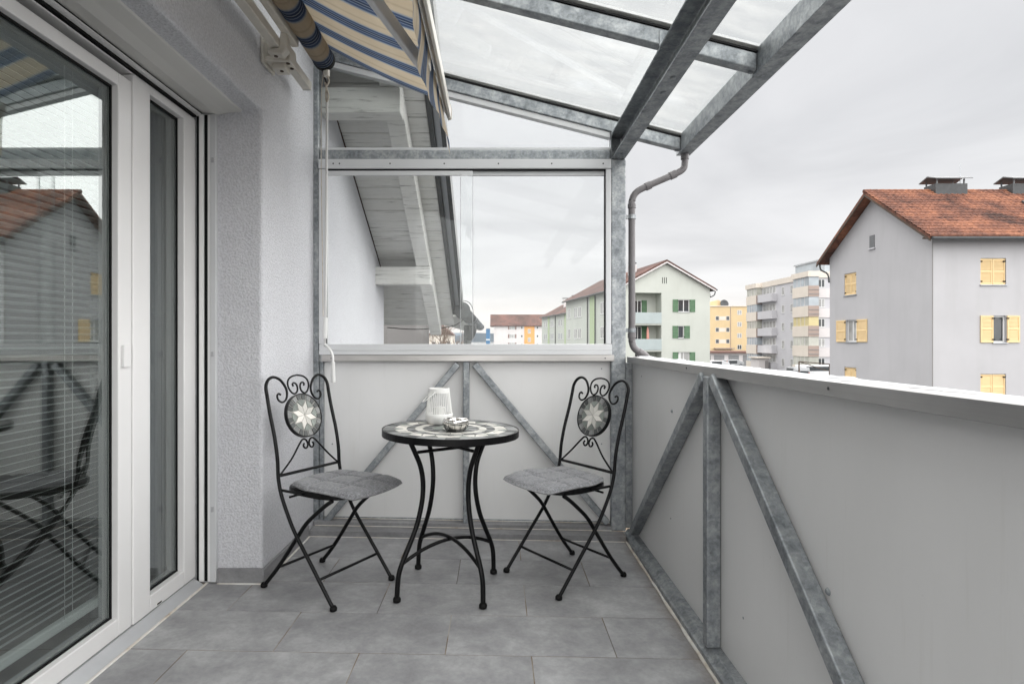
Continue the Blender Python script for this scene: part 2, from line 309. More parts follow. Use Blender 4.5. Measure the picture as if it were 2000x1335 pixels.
M['twig'] = simple('bare_twigs', (0.16, 0.11, 0.08), 0.9, 0, 0.3, 4); M['hill'] = simple('hazy_hills', (0.15, 0.18, 0.21), 1.0, 0, 0.15, 0.004)

# ------------------------------------------------------------------ mesh helpers
ORG = {}
class MB:
    def __init__(s): s.v = []; s.f = []
    def add(s, vs, fs):
        o = len(s.v); s.v += [tuple(p) for p in vs]; s.f += [tuple(i + o for i in f) for f in fs]; return s
    def hexa(s, p):
        return s.add(p, [(0, 3, 2, 1), (4, 5, 6, 7), (0, 1, 5, 4), (1, 2, 6, 5), (2, 3, 7, 6), (3, 0, 4, 7)])
    def box(s, x0, x1, y0, y1, z0, z1):
        return s.hexa([(x0, y0, z0), (x1, y0, z0), (x1, y1, z0), (x0, y1, z0), (x0, y0, z1), (x1, y0, z1), (x1, y1, z1), (x0, y1, z1)])
    def fbox(s, fr, u0, u1, n0, n1, z0, z1):   # facade frame (O, u, n): n points out of the wall
        O, u, n = fr
        P = lambda a, b, z: (O[0] + u[0] * a + n[0] * b, O[1] + u[1] * a + n[1] * b, z)
        return s.hexa([P(u0, n1, z0), P(u1, n1, z0), P(u1, n0, z0), P(u0, n0, z0), P(u0, n1, z1), P(u1, n1, z1), P(u1, n0, z1), P(u0, n0, z1)])
    def bar(s, p, q, w, h, up=(0, 0, 1)):
        p, q, up = Vector(p), Vector(q), Vector(up); d = (q - p).normalized(); sd = d.cross(up).normalized(); u = sd.cross(d)
        a, b = sd * (w / 2), u * (h / 2)
        return s.hexa([p - a - b, p + a - b, q + a - b, q - a - b, p - a + b, p + a + b, q + a + b, q - a + b])
    def prism(s, bot, top):
        n = len(bot)
        return s.add(list(bot) + list(top), [tuple(range(n - 1, -1, -1)), tuple(range(n, 2 * n))] + [(i, (i + 1) % n, n + (i + 1) % n, n + i) for i in range(n)])
    def extr(s, pts, axis, a, b):   # polygon in the two other axes, extruded along axis
        def P(p, t):
            return {0: (t, p[0], p[1]), 1: (p[0], t, p[1]), 2: (p[0], p[1], t)}[axis]
        return s.prism([P(p, a) for p in pts], [P(p, b) for p in pts])
    def tube(s, pts, r, n=8, caps=True, closed=False):
        pts = [Vector(p) for p in pts]; k = len(pts); rs = r if isinstance(r, (list, tuple)) else [r] * k
        tg = []
        for i in range(k):
            a = pts[(i - 1) % k] if (closed or i > 0) else pts[i]; b = pts[(i + 1) % k] if (closed or i < k - 1) else pts[i]
            tg.append((b - a).normalized())
        nv = tg[0].orthogonal().normalized(); o = len(s.v); ring = []
        for i in range(k):
            nv = (nv - tg[i] * nv.dot(tg[i])).normalized(); bn = tg[i].cross(nv)
            for j in range(n):
                t = 2 * math.pi * j / n; ring.append(pts[i] + (nv * math.cos(t) + bn * math.sin(t)) * rs[i])
        s.v += [tuple(p) for p in ring]
        for i in range(k if closed else k - 1):
            i2 = (i + 1) % k
            for j in range(n):
                j2 = (j + 1) % n; s.f.append((o + i * n + j, o + i * n + j2, o + i2 * n + j2, o + i2 * n + j))
        if caps and not closed:
            s.f.append(tuple(o + j for j in range(n - 1, -1, -1))); s.f.append(tuple(o + (k - 1) * n + j for j in range(n)))
        return s
    def lathe(s, prof, n=24, c=(0, 0, 0)):
        o = len(s.v)
        for r, z in prof:
            for j in range(n):
                t = 2 * math.pi * j / n; s.v.append((c[0] + r * math.cos(t), c[1] + r * math.sin(t), c[2] + z))
        for i in range(len(prof) - 1):
            for j in range(n):
                j2 = (j + 1) % n; s.f.append((o + i * n + j, o + i * n + j2, o + (i + 1) * n + j2, o + (i + 1) * n + j))
        s.f.append(tuple(o + j for j in range(n - 1, -1, -1))); s.f.append(tuple(o + (len(prof) - 1) * n + j for j in range(n)))
        return s
    def build(s, name, m, parent=None, bevel=0, smooth=False, seg=2, kind=None):
        xs, ys, zs = zip(*s.v)
        o_ = Vector(((min(xs) + max(xs)) / 2, (min(ys) + max(ys)) / 2, min(zs) if parent is None else (min(zs) + max(zs)) / 2))
        me = bpy.data.meshes.new(name); me.from_pydata([(a - o_.x, b - o_.y, c_ - o_.z) for a, b, c_ in s.v], [], s.f); me.update()
        me.materials.append(M[m] if isinstance(m, str) else m)
        ob = bpy.data.objects.new(name, me); COL.objects.link(ob)
        po = ORG.get(parent.name, Vector()) if parent else Vector()
        ob.location = o_ - po; ORG[ob.name] = o_
        if parent: ob.parent = parent
        if smooth: me.shade_smooth() if hasattr(me, 'shade_smooth') else None
        if bevel:
            bv = ob.modifiers.new('bevel', 'BEVEL'); bv.width = bevel; bv.segments = seg; bv.limit_method = 'ANGLE'; bv.angle_limit = R(40)
        if kind: ob['kind'] = kind
        return ob
def tag(o, label, cat, group=None):
    o['label'] = label; o['category'] = cat
    if group: o['group'] = group
    return o
def thing(name, label, cat, loc=(0, 0, 0), group=None, local=False):
    o = bpy.data.objects.new(name, None); COL.objects.link(o); o.location = loc; o.empty_display_size = 0.1
    ORG[o.name] = Vector((0, 0, 0)) if local else Vector(loc)
    return tag(o, label, cat, group)
def clone(o, parent=None):
    c_ = o.copy(); COL.objects.link(c_); c_.parent = parent
    for ch in [k for k in o.children]: clone(ch, c_)
    return c_
def cr_(pts, n=6):
    P = [Vector(p) for p in pts]; out = []
    for i in range(len(P) - 1):
        a, b, c_, d = P[max(i - 1, 0)], P[i], P[i + 1], P[min(i + 2, len(P) - 1)]
        for k in range(n):
            t = k / n
            out.append(0.5 * ((2 * b) + (c_ - a) * t + (2 * a - 5 * b + 4 * c_ - d) * t * t + (3 * b - a - 3 * c_ + d) * t ** 3))
    out.append(P[-1]); return out
SL = -0.018
def fz(x): return SL * x           # balcony floor falls slightly towards the parapet

# ================================================================== SETTING
GZ = -4.3
b = MB().add([(-3000, -400, GZ), (3000, -400, GZ), (3000, 3000, GZ), (-3000, 3000, GZ)], [(0, 1, 2, 3)])
b.build('ground', 'ground', kind='structure')
b = MB(); hp = []
for i in range(61):
    x = -2400 + i * 80; h = 14 + 9 * math.sin(i * 0.5) + 9 * math.sin(i * 1.3 + 1) + random.uniform(-3, 3); hp.append((x, h))
b.prism([(x, 2200, GZ - 1) for x, h in hp] + [(2400, 2600, GZ - 1), (-2400, 2600, GZ - 1)], [(x, 2200, h) for x, h in hp] + [(2400, 2600, 30), (-2400, 2600, 30)])
b.build('hills', 'hill', kind='structure')

# balcony slab with the tiled floor
XL, XR, YB = -1.285, 0.708, 3.228
def slab(x0, x1, y0, y1, t0, t1):
    return MB().hexa([(x0, y0, fz(x0) + t0), (x1, y0, fz(x1) + t0), (x1, y1, fz(x1) + t0), (x0, y1, fz(x0) + t0),
                      (x0, y0, fz(x0) + t1), (x1, y0, fz(x1) + t1), (x1, y1, fz(x1) + t1), (x0, y1, fz(x0) + t1)])
fl = slab(-1.34, 0.95, -1.8, 3.52, -0.22, -0.0016).build('balcony_floor', 'grout', kind='structure')
row, y1 = 0, YB
while y1 > -1.2:
    y0 = y1 - 0.2965; off = -0.47 if row % 2 == 0 else -0.77
    j = off - 1.2
    while j < XR:
        x0, x1 = max(j, XL), min(j + 0.597, XR)
        if x1 - x0 > 0.03:
            lim = 2.607
            cutx = [(x0, x1, y0, y1)]
            if y1 > lim and x0 < -1.028:
                cutx = []
                if y0 < lim: cutx.append((x0, x1, y0, lim))
                if x1 > -1.028: cutx.append((-1.026, x1, max(y0, lim), y1))
            for a0, a1, b0, b1 in cutx:
                dz = random.uniform(-0.0004, 0.0004)
                slab(a0 + 0.002, a1 - 0.002, b0 + 0.0019, b1 - 0.0019, -0.003, dz).build('floor_tile', 'tile', fl, bevel=0.0006, seg=1)
        j += 0.597
    y1 = y0; row += 1

# ================================================================== OUR HOUSE (left)
WX = -1.038
zb = lambda y: 4.60 - 0.54 * y
hs = thing('apartment_house', 'white rendered house wall beside the balcony with overhanging boarded gable roof', 'house', (-1.2, 2.6, GZ))
b = MB().extr([(2.607, GZ), (5.43, GZ), (5.43, zb(5.43) - 0.005), (0.5, zb(0.5) - 0.005), (-0.95, zb(0.5) - 0.78), (-0.95, 2.107), (2.607, 2.107)], 0, WX, -1.40)
b.build('wall', 'stucco', hs, bevel=0.014, seg=3)
MB().box(-1.40, WX, -0.95, -0.72, GZ, 2.10).build('wall', 'stucco', hs, bevel=0.012)
MB().box(-1.40, WX - 0.02, -0.72, 2.60, GZ, -0.25).build('wall', 'stucco', hs)
# room behind the door
b = MB()
b.box(-5.2, -1.41, -0.95, 3.4, 2.35, 2.4); b.box(-5.2, -5.1, -0.95, 3.4, -0.02, 2.35); b.box(-5.1, -1.41, 3.3, 3.4, -0.02, 2.35); b.box(-5.1, -1.41, -0.95, -0.85, -0.02, 2.35)
b.build('room_wall', 'room', hs); MB().box(-5.2, -1.405, -0.95, 3.4, -0.1, -0.02).build('room_floor', 'roomfloor', hs)
# skirting tiles along the wall foot
def skirt(x0, x1, y0, y1, h):
    z0 = fz((x0 + x1) / 2) - 0.002; MB().box(x0, x1, y0, y1, z0, z0 + h).build('skirting_tile', 'skirt', hs, bevel=0.002, seg=1)
skirt(-1.232, WX + 0.006, 2.594, 2.606, 0.068)
for a, c_ in ((2.595, 2.90), (2.903, 3.222)): skirt(WX + 0.001, WX + 0.012, a, c_, 0.066)
for a in (( -1.232, -1.022, 2.586, 2.597), (-1.028, -1.018, 2.596, 3.22)):
    MB().box(a[0], a[1], a[2], a[3], 0.0185, 0.0235).build('silicone_joint', 'silicone', hs, bevel=0.002)
# roof: boards, purlins, verge rafter, flashing, slab
rf = MB().extr([(6.02, zb(6.02) + 0.03), (0.5, zb(0.5) + 0.03), (-1.2, zb(0.5) + 0.03 - 0.92), (-1.2, zb(0.5) + 0.15 - 0.92), (0.5, zb(0.5) + 0.16), (6.02, zb(6.02) + 0.15)], 0, -6, -0.425).build('roof', 'tiles_far', hs)
y = 2.35; sl = math.hypot(1, 0.54)
bd = None
while y < 6.1:
    y2 = y + 0.105; t = random.uniform(-0.002, 0.002); xw = -1.036 if y < 5.40 else -2.6
    MB().hexa([(xw, y, zb(y) + t), (-0.448, y, zb(y) + t), (-0.448, y2, zb(y2) + t - 0.001), (xw, y2, zb(y2) + t - 0.001),
               (xw, y, zb(y) + 0.026), (-0.448, y, zb(y) + 0.026), (-0.448, y2, zb(y2) + 0.026), (xw, y2, zb(y2) + 0.026)]).build('soffit_board', 'board', rf, bevel=0.004, seg=1)
    y += 0.1135
MB().box(-1.036, -0.50, 1.6, 2.345, zb(2.345) + 0.02, zb(2.345) + 0.05)
for yy, zt in ((3.45, 2.575), (5.04, 1.722)):
    MB().box(-1.10, -0.565, yy, yy + 0.13, zt - 0.15, zt).build('purlin', 'wood', rf, bevel=0.006)
b = MB().extr([(2.6, zb(2.6) - 0.148), (6.12, zb(6.12) - 0.148), (6.12, zb(6.12) - 0.003), (2.6, zb(2.6) - 0.003)], 0, -0.69, -0.575); b.build('verge_rafter', 'wood', rf, bevel=0.006)
def verge(x0, x1, d0, d1, m):
    MB().extr([(1.8, zb(1.8) + d0), (5.98, zb(5.98) + d0), (5.98, zb(5.98) + d1), (1.8, zb(1.8) + d1)], 0, x0, x1).build('verge_flashing', m, rf, bevel=0.003)
verge(-0.447, -0.415, -0.02, 0.12, 'darkmetal'); verge(-0.4145, -0.372, 0.03, 0.15, 'zinc'); verge(-0.3715, -0.34, 0.0, 0.17, 'darkmetal')

# ================================================================== SLIDING DOOR in the reveal
dr = thing('sliding_patio_door', 'white framed sliding patio door with dark reflecting glass in the house wall', 'door', (-1.34, 1.4, 0.0))
MB().extr([(-1.283, 0.012), (-1.283, 0.02), (-1.327, 0.048), (-1.40, 0.05), (-1.40, 0.012)], 1, -0.72, 2.585).build('threshold', 'sill', dr, bevel=0.002)
MB().box(-1.283, -1.270, -0.72, 2.60, 0.008, 0.026).build('threshold_joint', 'silicone', dr, bevel=0.003)
def ring(name, xf, xb, y0, y1, z0, z1, wl_, wr, wt, wb, m='pvc'):
    b = MB(); b.box(xb, xf, y0, y0 + wl_, z0, z1); b.box(xb, xf, y1 - wr, y1, z0, z1)
    b.box(xb, xf, y0 + wl_, y1 - wr, z0, z0 + wb); b.box(xb, xf, y0 + wl_, y1 - wr, z1 - wt, z1)
    return b.build(name, m, dr, bevel=0.004)
FX = -1.330
s1 = ring('sash', FX, FX - 0.062, 0.35, 2.146, 0.052, 2.032, 0.09, 0.075, 0.045, 0.062)
s2 = ring('sash', FX + 0.004, FX - 0.056, 2.150, 2.596, 0.052, 2.062, 0.105, 0.097, 0.03, 0.062)
s3 = ring('sash', FX + 0.004, FX - 0.056, -0.70, 0.346, 0.052, 2.062, 0.09, 0.09, 0.03, 0.062)
for sh, y0, y1, z1 in ((s1, 0.44, 2.071, 1.987), (s2, 2.255, 2.499, 2.032), (s3, -0.61, 0.256, 2.032)):
    MB().box(FX - 0.036, FX - 0.030, y0 - 0.004, y1 + 0.004, 0.110, z1 + 0.004).build('glass_pane', 'doorglass', sh)
    g = MB(); xa, xb2 = FX - 0.030, FX - 0.0235
    g.box(xa, xb2, y0 - 0.002, y0 + 0.006, 0.112, z1); g.box(xa, xb2, y1 - 0.006, y1 + 0.002, 0.112, z1); g.box(xa, xb2, y0 + 0.006, y1 - 0.006, 0.112, 0.120); g.box(xa, xb2, y0 + 0.006, y1 - 0.006, z1 - 0.008, z1 + 0.001)
    g.build('gasket', 'dark', sh)
    g = MB(); xa, xb2 = FX - 0.060, FX - 0.037                     # inner spacer frame of the double glazing
    g.box(xa, xb2, y0, y0 + 0.016, 0.125, z1 - 0.01); g.box(xa, xb2, y1 - 0.016, y1, 0.125, z1 - 0.01); g.box(xa, xb2, y0, y1, 0.112, 0.125); g.box(xa, xb2, y0, y1, z1 - 0.012, z1)
    g.build('spacer_frame', 'alud', sh)
hd = MB().box(-1.40, FX - 0.004, -0.72, 2.60, 2.066, 2.15).build('head_frame', 'pvc', dr, bevel=0.003)
MB().box(FX - 0.004, FX + 0.012, -0.72, 2.585, 2.070, 2.078).build('head_slot', 'dark', dr)
MB().box(FX - 0.004, FX + 0.034, -0.72, 2.60, 2.079, 2.085).build('head_lip', 'pvc', dr)
MB().box(FX - 0.004, FX + 0.030, -0.72, 2.600, 2.0855, 2.093).build('head_slot', 'dark', dr)
MB().extr([(-1.302, 2.0935), (-1.29, 2.0935), (-1.235, 2.085), (-1.19, 2.094), (-1.128, 2.099), (-1.122, 2.115), (-1.302, 2.115)], 1, -0.72, 2.604).build('shutter_box', 'soffit', dr, bevel=0.003)
# shutter guide rails at the far jamb
for x0, x1, y0, y1, m, nm in ((-1.324, -1.3112, 2.599, 2.6065, 'dark', 'guide_slot'), (-1.311, -1.290, 2.592, 2.606, 'pvc', 'guide_rail'), (-1.2898, -1.2732, 2.599, 2.6065, 'dark', 'guide_slot'),
                          (-1.273, -1.2595, 2.592, 2.606, 'pvc', 'guide_rail'), (-1.259, -1.233, 2.585, 2.606, 'alu', 'guide_rail')):
    MB().box(x0, x1, y0, y1, 0.03, 2.085).build(nm, m, dr, bevel=0.002 if m != 'dark' else 0)
for z in (0.34, 1.02, 1.87): MB().box(-1.252, -1.242, 2.579, 2.5845, z, z + 0.022).build('rail_clip', 'alud', dr)
b = MB().box(FX, FX + 0.012, 2.085, 2.125, 0.995, 1.075); b.build('pull_handle', 'pvc', s1, bevel=0.003)
for yy in (1.72, 2.30): MB().box(FX - 0.001, FX + 0.0045, yy, yy + 0.03, 0.058, 0.064).build('drain_slot', 'dark', dr)
# venetian blind behind the large pane
bl = thing('venetian_blind', 'white venetian blind hanging behind the large pane of the patio door', 'blind', (-1.44, 1.25, 0.2))
bx0 = -1.407
MB().box(bx0 - 0.012, bx0 + 0.014, 0.46, 2.118, 0.160, 0.192).build('bottom_rail', 'slat', bl, bevel=0.006)
z = 0.222; sm = None
while z < 2.0:
    if sm is None:
        a = math.radians(18); w = 0.0115; dx, dz = w * math.cos(a), w * math.sin(a)
        o = MB().hexa([(bx0 - dx, 0.46, z - dz), (bx0 + dx, 0.46, z + dz), (bx0 + dx, 2.118, z + dz), (bx0 - dx, 2.118, z - dz), (bx0 - dx, 0.46, z - dz + 0.001), (bx0 + dx, 0.46, z + dz + 0.001), (bx0 + dx, 2.118, z + dz + 0.001), (bx0 - dx, 2.118, z - dz + 0.001)]).build('slat', 'slat', bl); sm = o
    else:
        o = sm.copy(); COL.objects.link(o); o.location.z = sm.location.z + (z - 0.222)
    z += 0.0222
for yy in (0.8, 1.90, 1.935): MB().tube([(bx0 + 0.013, yy, 0.19), (bx0 + 0.013, yy, 2.02)], 0.0011, 5).build('cord', 'rodwhite', bl)
b = MB().box(bx0 - 0.02, bx0 + 0.012, 0.46, 2.118, 2.005, 2.03); b.build('head_rail', 'slat', bl)
# net curtain edge seen through the narrow pane
b = MB(); pts = []
for i in range(60): pts.append((-1.52 + 0.018 * math.sin(i * 0.9), 2.20 + i * 0.012))
for i in range(59):
    (xa, ya), (xb2, yb2) = pts[i], pts[i + 1]; b.add([(xa, ya, 0.05), (xb2, yb2, 0.05), (xb2, yb2, 2.2), (xa, ya, 2.2)], [(0, 1, 2, 3)])
cu = b.build('curtain', 'curtain', None, smooth=True); tag(cu, 'grey gathered curtain behind the narrow pane of the patio door', 'curtain')
sol = cu.modifiers.new('t', 'SOLIDIFY'); sol.thickness = 0.003

# ================================================================== PARAPETS
pr = thing('side_parapet', 'long grey panelled parapet with galvanised braces and metal cap above the street', 'parapet', (0.76, 1.0, -0.02))
MB().box(0.775, 0.787, -1.6, 3.362, 0.02, 0.972).build('panel', 'panel', pr)
MB().extr([(0.715, fz(.71) + 0.001), (0.777, fz(.71) + 0.001), (0.790, 0.015), (0.790, 0.03), (0.742, 0.03), (0.726, 0.012), (0.715, 0.012)], 1, -1.6, 3.3305).build('base_channel', 'galv', pr, bevel=0.003)
b = MB()
for i in range(26):
    pass
pts = [(0.711 + random.uniform(-0.0012, 0.0012), y * 0.06 - 1.2, fz(.71) + 0.002) for y in range(0, 74)] + [(0.7085, 3.222, fz(.71) + 0.002)]
MB().tube(pts, [random.uniform(0.0045, 0.0078) for _ in pts], 6).build('silicone_joint', 'silicone', pr, smooth=True)
b = MB().extr([(0.738, 0.966), (0.7395, 0.966), (0.7395, 0.998), (0.824, 1.000), (0.824, 0.966), (0.8255, 0.966), (0.8255, 1.0015), (0.738, 0.9995)], 1, -1.6, 3.335); b.build('cap', 'capy', pr, bevel=0.0008, seg=2)
for y0, y1 in ((2.030, 2.074), (0.30, 0.344)): MB().box(0.725, 0.7745, y0, y1, 0.03, 0.966).build('post', 'galv', pr, bevel=0.005)
def brace(p, q, par, w=0.049, h=0.042, xc=0.7495):
    MB().bar((xc, p[0], p[1]), (xc, q[0], q[1]), w, h, (0, -1 if q[0] < p[0] else 1, 2)).build('diagonal_brace', 'galv', par, bevel=0.005)
brace((2.095, 0.962), (3.200, 0.055), pr); brace((2.008, 0.962), (0.87, 0.055), pr)
for y, z in ((1.375, 0.505), (2.60, 0.78)):
    MB().lathe([(0.009, 0), (0.009, 0.002), (0.006, 0.006), (0.001, 0.0075)], 12).build('bolt_head', 'galv', pr, smooth=False)
    o = [k for k in pr.children if k.name.startswith('bolt_head')][-1]; o.rotation_euler = (0, R(-90), 0); o.location = Vector((0.772, y, z)) - ORG[pr.name]
for y in (2.29, 1.31): 
    o = MB().lathe([(0.0038, 0), (0.0038, 0.0012), (0.002, 0.002), (0.0018, 0.0008)], 12).build('cap_screw', 'darkmetal', pr); o.rotation_euler = (0, R(-90), 0); o.location = Vector((0.7370, y, 0.984)) - ORG[pr.name]
MB().box(0.664, 0.7145, 3.312, 3.33, fz(.7) - 0.01, 0.011).build('corner_plate', 'galv', pr, bevel=0.002)
# melting snow lying on the outer edge of the cap
b = MB(); nseg = 170
for i in range(nseg + 1):
    yv = -0.2 + i * (3.45 / nseg); yv = min(yv, 3.25)
    k = 0.5 + 0.5 * math.sin(i * 0.31) * math.sin(i * 0.11 + 2); h = max(0.0008, 0.0012 + 0.0075 * k * random.uniform(0.2, 1) * (1.0 if yv > 1.35 else 0.12))
    xi = 0.806 - 0.045 * random.uniform(0.1, 1) * k; xo = 0.8275 + random.uniform(0, 0.003)
    b.v += [(xi, yv, 1.0012), ((xi + xo) / 2 - 0.006, yv, 1.0016 + h), (xo - 0.004, yv, 1.0016 + h * 0.8), (xo, yv, 0.998)]
    if i:
        o = 4 * i
        for q in range(3): b.f.append((o - 4 + q, o + q, o + q + 1, o - 3 + q))
sn = b.build('snow_crust', 'snow', None, smooth=True, kind='stuff'); tag(sn, 'thin crust of melting snow along the metal parapet cap', 'snow')

ep = thing('end_parapet', 'grey panelled parapet below the glass screen with galvanised braces forming a triangle', 'parapet', (-0.16, 3.3, 0.0))
MB().box(-0.985, 0.655, 3.368, 3.380, 0.055, 0.975).build('panel', 'panel', ep)
MB().box(-0.985, 0.662, 3.31, 3.381, 0.9735, 1.010).build('cap', 'capx', ep, bevel=0.003)
MB().box(-0.190, -0.155, 3.318, 3.366, 0.02, 0.972).build('post', 'galv', ep, bevel=0.005)
for sx in (-1, 1):
    cx_ = -0.1725; MB().bar((cx_ + sx * 0.048, 3.342, 0.958), (cx_ + sx * 0.80, 3.342, 0.06), 0.046, 0.036, (sx * 1, 0, 1)).build('diagonal_brace', 'galv', ep, bevel=0.004)
for x, z in ((-0.94, 0.93), (-0.94, 0.5), (-0.94, 0.11), (-0.26, 0.5), (-0.10, 0.12), (-0.10, 0.91), (0.60, 0.93), (0.60, 0.5)):
    o = MB().lathe([(0.0045, 0), (0.004, 0.0015), (0.001, 0.0024)], 10).build('panel_rivet', 'galv', ep); o.rotation_euler = (R(90), 0, 0); o.location = Vector((x, 3.3675, z)) - ORG[ep.name]
for y, z in ((3.15, 0.90), (2.62, 0.30), (1.85, 0.22), (0.78, 0.90), (0.78, 0.3)):
    o = MB().lathe([(0.0045, 0), (0.004, 0.0015), (0.001, 0.0024)], 10).build('panel_rivet', 'galv', pr); o.rotation_euler = (0, R(-90), 0); o.location = Vector((0.7745, y, z)) - ORG[pr.name]
# stepped tiled plinth at the foot of the end parapet
for (y0, y1, h, m, nm) in ((3.226, 3.310, 0.036, 'skirt', 'plinth_tile'), (3.311, 3.365, 0.062, 'skirt', 'plinth_tile'), (3.3655, 3.40, 0.075, 'galv', 'base_channel')):
    xs = [-1.03, -0.43, 0.17, 0.712] if nm == 'plinth_tile' else [-1.0, 0.66]
    for xa, xb2 in zip(xs, xs[1:]):
        if y0 < 3.3 or True:
            z0a, z0b = fz(xa) - 0.004, fz(xb2) - 0.004
            xb3 = min(xb2, 0.648) if y0 > 3.3 else xb2
            MB().hexa([(xa + .001, y0, z0a), (xb3 - .001, y0, z0b), (xb3 - .001, y1, z0b), (xa + .001, y1, z0a), (xa + .001, y0, z0a + h), (xb3 - .001, y0, z0b + h), (xb3 - .001, y1, z0b + h), (xa + .001, y1, z0a + h)]).build(nm, m, ep, bevel=0.0015, seg=1)
for yy, zz in ((3.2245, 0.001), (3.3095, 0.036), (3.3640, 0.062)):
    MB().tube([(-1.02, yy, fz(-1.02) + zz), (0.702 if yy < 3.3 else 0.646, yy, fz(0.7) + zz)], 0.0026, 6).build('silicone_joint', 'silicone', ep)
for x in (-0.93, 0.61): o = MB().lathe([(0.004, 0), (0.004, 0.002)], 10).build('cap_screw', 'darkmetal', ep); o.rotation_euler = (R(90), 0, 0); o.location = Vector((x, 3.3095, 0.991)) - ORG[ep.name]

# ================================================================== CANOPY (galvanised frame with glass roof)
rz0 = lambda x: 2.272 - 0.255 * (x - 0.655)
cn = thing('glass_canopy', 'galvanised steel canopy frame carrying the sloping glass roof of the balcony', 'canopy', (-0.1, 3.3, -0.02))
MB().box(0.648, 0.732, 3.331, 3.415, 0.012, 2.117).build('post', 'galv', cn, bevel=0.007)
MB().box(0.733, 0.792, 3.363, 3.41, 0.02, 0.966).build('post', 'galv', cn, bevel=0.005)
MB().box(-1.060, -1.008, 3.335, 3.40, 0.03, 2.73).build('post', 'galv', cn, bevel=0.005)
MB().box(-1.007, -0.985, 3.345, 3.40, 0.03, 0.97).build('post_flange', 'galv', cn, bevel=0.003)
MB().box(-1.007, 0.647, 3.34, 3.395, 2.117, 2.172).build('cross_beam', 'galv', cn, bevel=0.006)
MB().box(-1.007, 0.645, 3.345, 3.39, 2.1725, 2.186).build('glazing_bead', 'alu', cn)
b = MB().extr([(0.652, 2.118), (0.727, 2.118), (0.727, 2.268), (0.652, 2.268), (0.652, 2.258), (0.718, 2.256), (0.718, 2.131), (0.652, 2.127)], 1, -1.6, 3.40); b.build('eaves_channel', 'galv', cn, bevel=0.003)
b = MB().extr([(1.043, 2.163), (1.122, 2.163), (1.122, 2.262), (1.113, 2.262), (1.113, 2.173), (1.052, 2.173), (1.052, 2.262), (1.043, 2.262)], 1, -1.6, 3.425); b.build('gutter_beam', 'galv', cn, bevel=0.003)
MB().box(1.0525, 1.1125, 3.415, 3.424, 2.174, 2.26).build('gutter_end', 'galv', cn)
MB().box(0.648, 0.718, 3.401, 3.412, 2.1175, 2.272).build('head_plate', 'galv', cn)
MB().box(0.648, 0.6515, 3.34, 3.4005, 2.1175, 2.275).build('head_plate', 'galv', cn)
for yy_ in (3.30, 3.24, 2.44, 2.30): MB().lathe([(0.011, 0), (0.011, 0.007)], 6, (0.690, yy_, 2.111)).build('bolt_head', 'galv', cn)
for yy_ in (3.352, 2.372): MB().lathe([(0.009, 0), (0.009, 0.006)], 6, (1.025, yy_ + 0.012, rz0(1.025) - 0.006)).build('bolt_head', 'galv', cn)
RS = -0.255
rz = lambda x: 2.272 + RS * (x - 0.655)
rys = [3.335, 2.355, 1.375, 0.395]
for y in rys:
    for xa, xb2 in ((-1.034, 1.042),):
        MB().extr([(xa, rz(xa)), (xb2, rz(xb2)), (xb2, rz(xb2) + 0.068), (xa, rz(xa) + 0.068)], 1, y, y + 0.05).build('rafter', 'galv', cn, bevel=0.005)
        MB().extr([(xa, rz(xa) + 0.0685), (1.15, rz(1.15) + 0.0685), (1.15, rz(1.15) + 0.0765), (xa, rz(xa) + 0.0765)], 1, y - 0.004, y + 0.054).build('gasket', 'dark', cn)
        MB().extr([(xa, rz(xa) + 0.090), (1.15, rz(1.15) + 0.090), (1.15, rz(1.15) + 0.100), (xa, rz(xa) + 0.100)], 1, y - 0.008, y + 0.058).build('glazing_cap', 'alu', cn)
ys = [3.40] + [y + 0.025 for y in rys[1:]] + [-1.0]
for ya, yb2 in zip(ys, ys[1:]):
    y0, y1 = yb2 + 0.006, ya - 0.006
    MB().extr([(-1.03, rz(-1.03) + 0.078), (1.16, rz(1.16) + 0.078), (1.16, rz(1.16) + 0.088), (-1.03, rz(-1.03) + 0.088)], 1, y0, y1).build('roof_pane', 'roofglass', cn)
b = MB().extr([(-1.005, rz(-1.005) - 0.034), (0.645, rz(0.645) - 0.034), (0.645, rz(0.645) - 0.001), (-1.005, rz(-1.005) - 0.001)], 1, 3.345, 3.39); b.build('glazing_bead', 'alu', cn, bevel=0.002)
MB().extr([(-1.004, 2.187), (0.64, 2.187), (0.64, rz(0.64) - 0.035), (-1.004, rz(-1.004) - 0.035)], 1, 3.364, 3.370).build('gable_pane', 'glass', cn)
for y in (2.35, 3.32): MB().box(0.6505, 0.653, y + 0.0, y + 0.006, 2.25, 2.33).build('weld_plate', 'galv', cn)

# glass screen (sliding panes over the end parapet)
gs = thing('sliding_glass_screen', 'frameless sliding glass screen in white aluminium rails above the end parapet', 'glass screen', (-0.17, 3.3, 1.01))
MB().box(-1.005, 0.646, 3.315, 3.385, 2.058, 2.113).build('top_rail', 'alu', gs, bevel=0.004)
MB().box(-0.96, 0.617, 3.326, 3.331, 2.049, 2.0575).build('rail_slot', 'dark', gs)
MB().box(-0.96, -0.135, 3.322, 3.336, 2.022, 2.048).build('pane_clamp', 'alu', gs, bevel=0.002); MB().box(-0.155, 0.612, 3.340, 3.352, 2.024, 2.052).build('pane_clamp', 'alu', gs, bevel=0.002)
MB().box(-0.20, -0.135, 3.318, 3.3215, 2.018, 2.034).build('pane_clamp', 'alu', gs)
MB().box(-1.000, 0.650, 3.310, 3.385, 1.0105, 1.034).build('bottom_rail', 'alu', gs, bevel=0.002); MB().box(-1.000, 0.650, 3.316, 3.385, 1.0345, 1.071).build('bottom_rail', 'alu', gs, bevel=0.003)
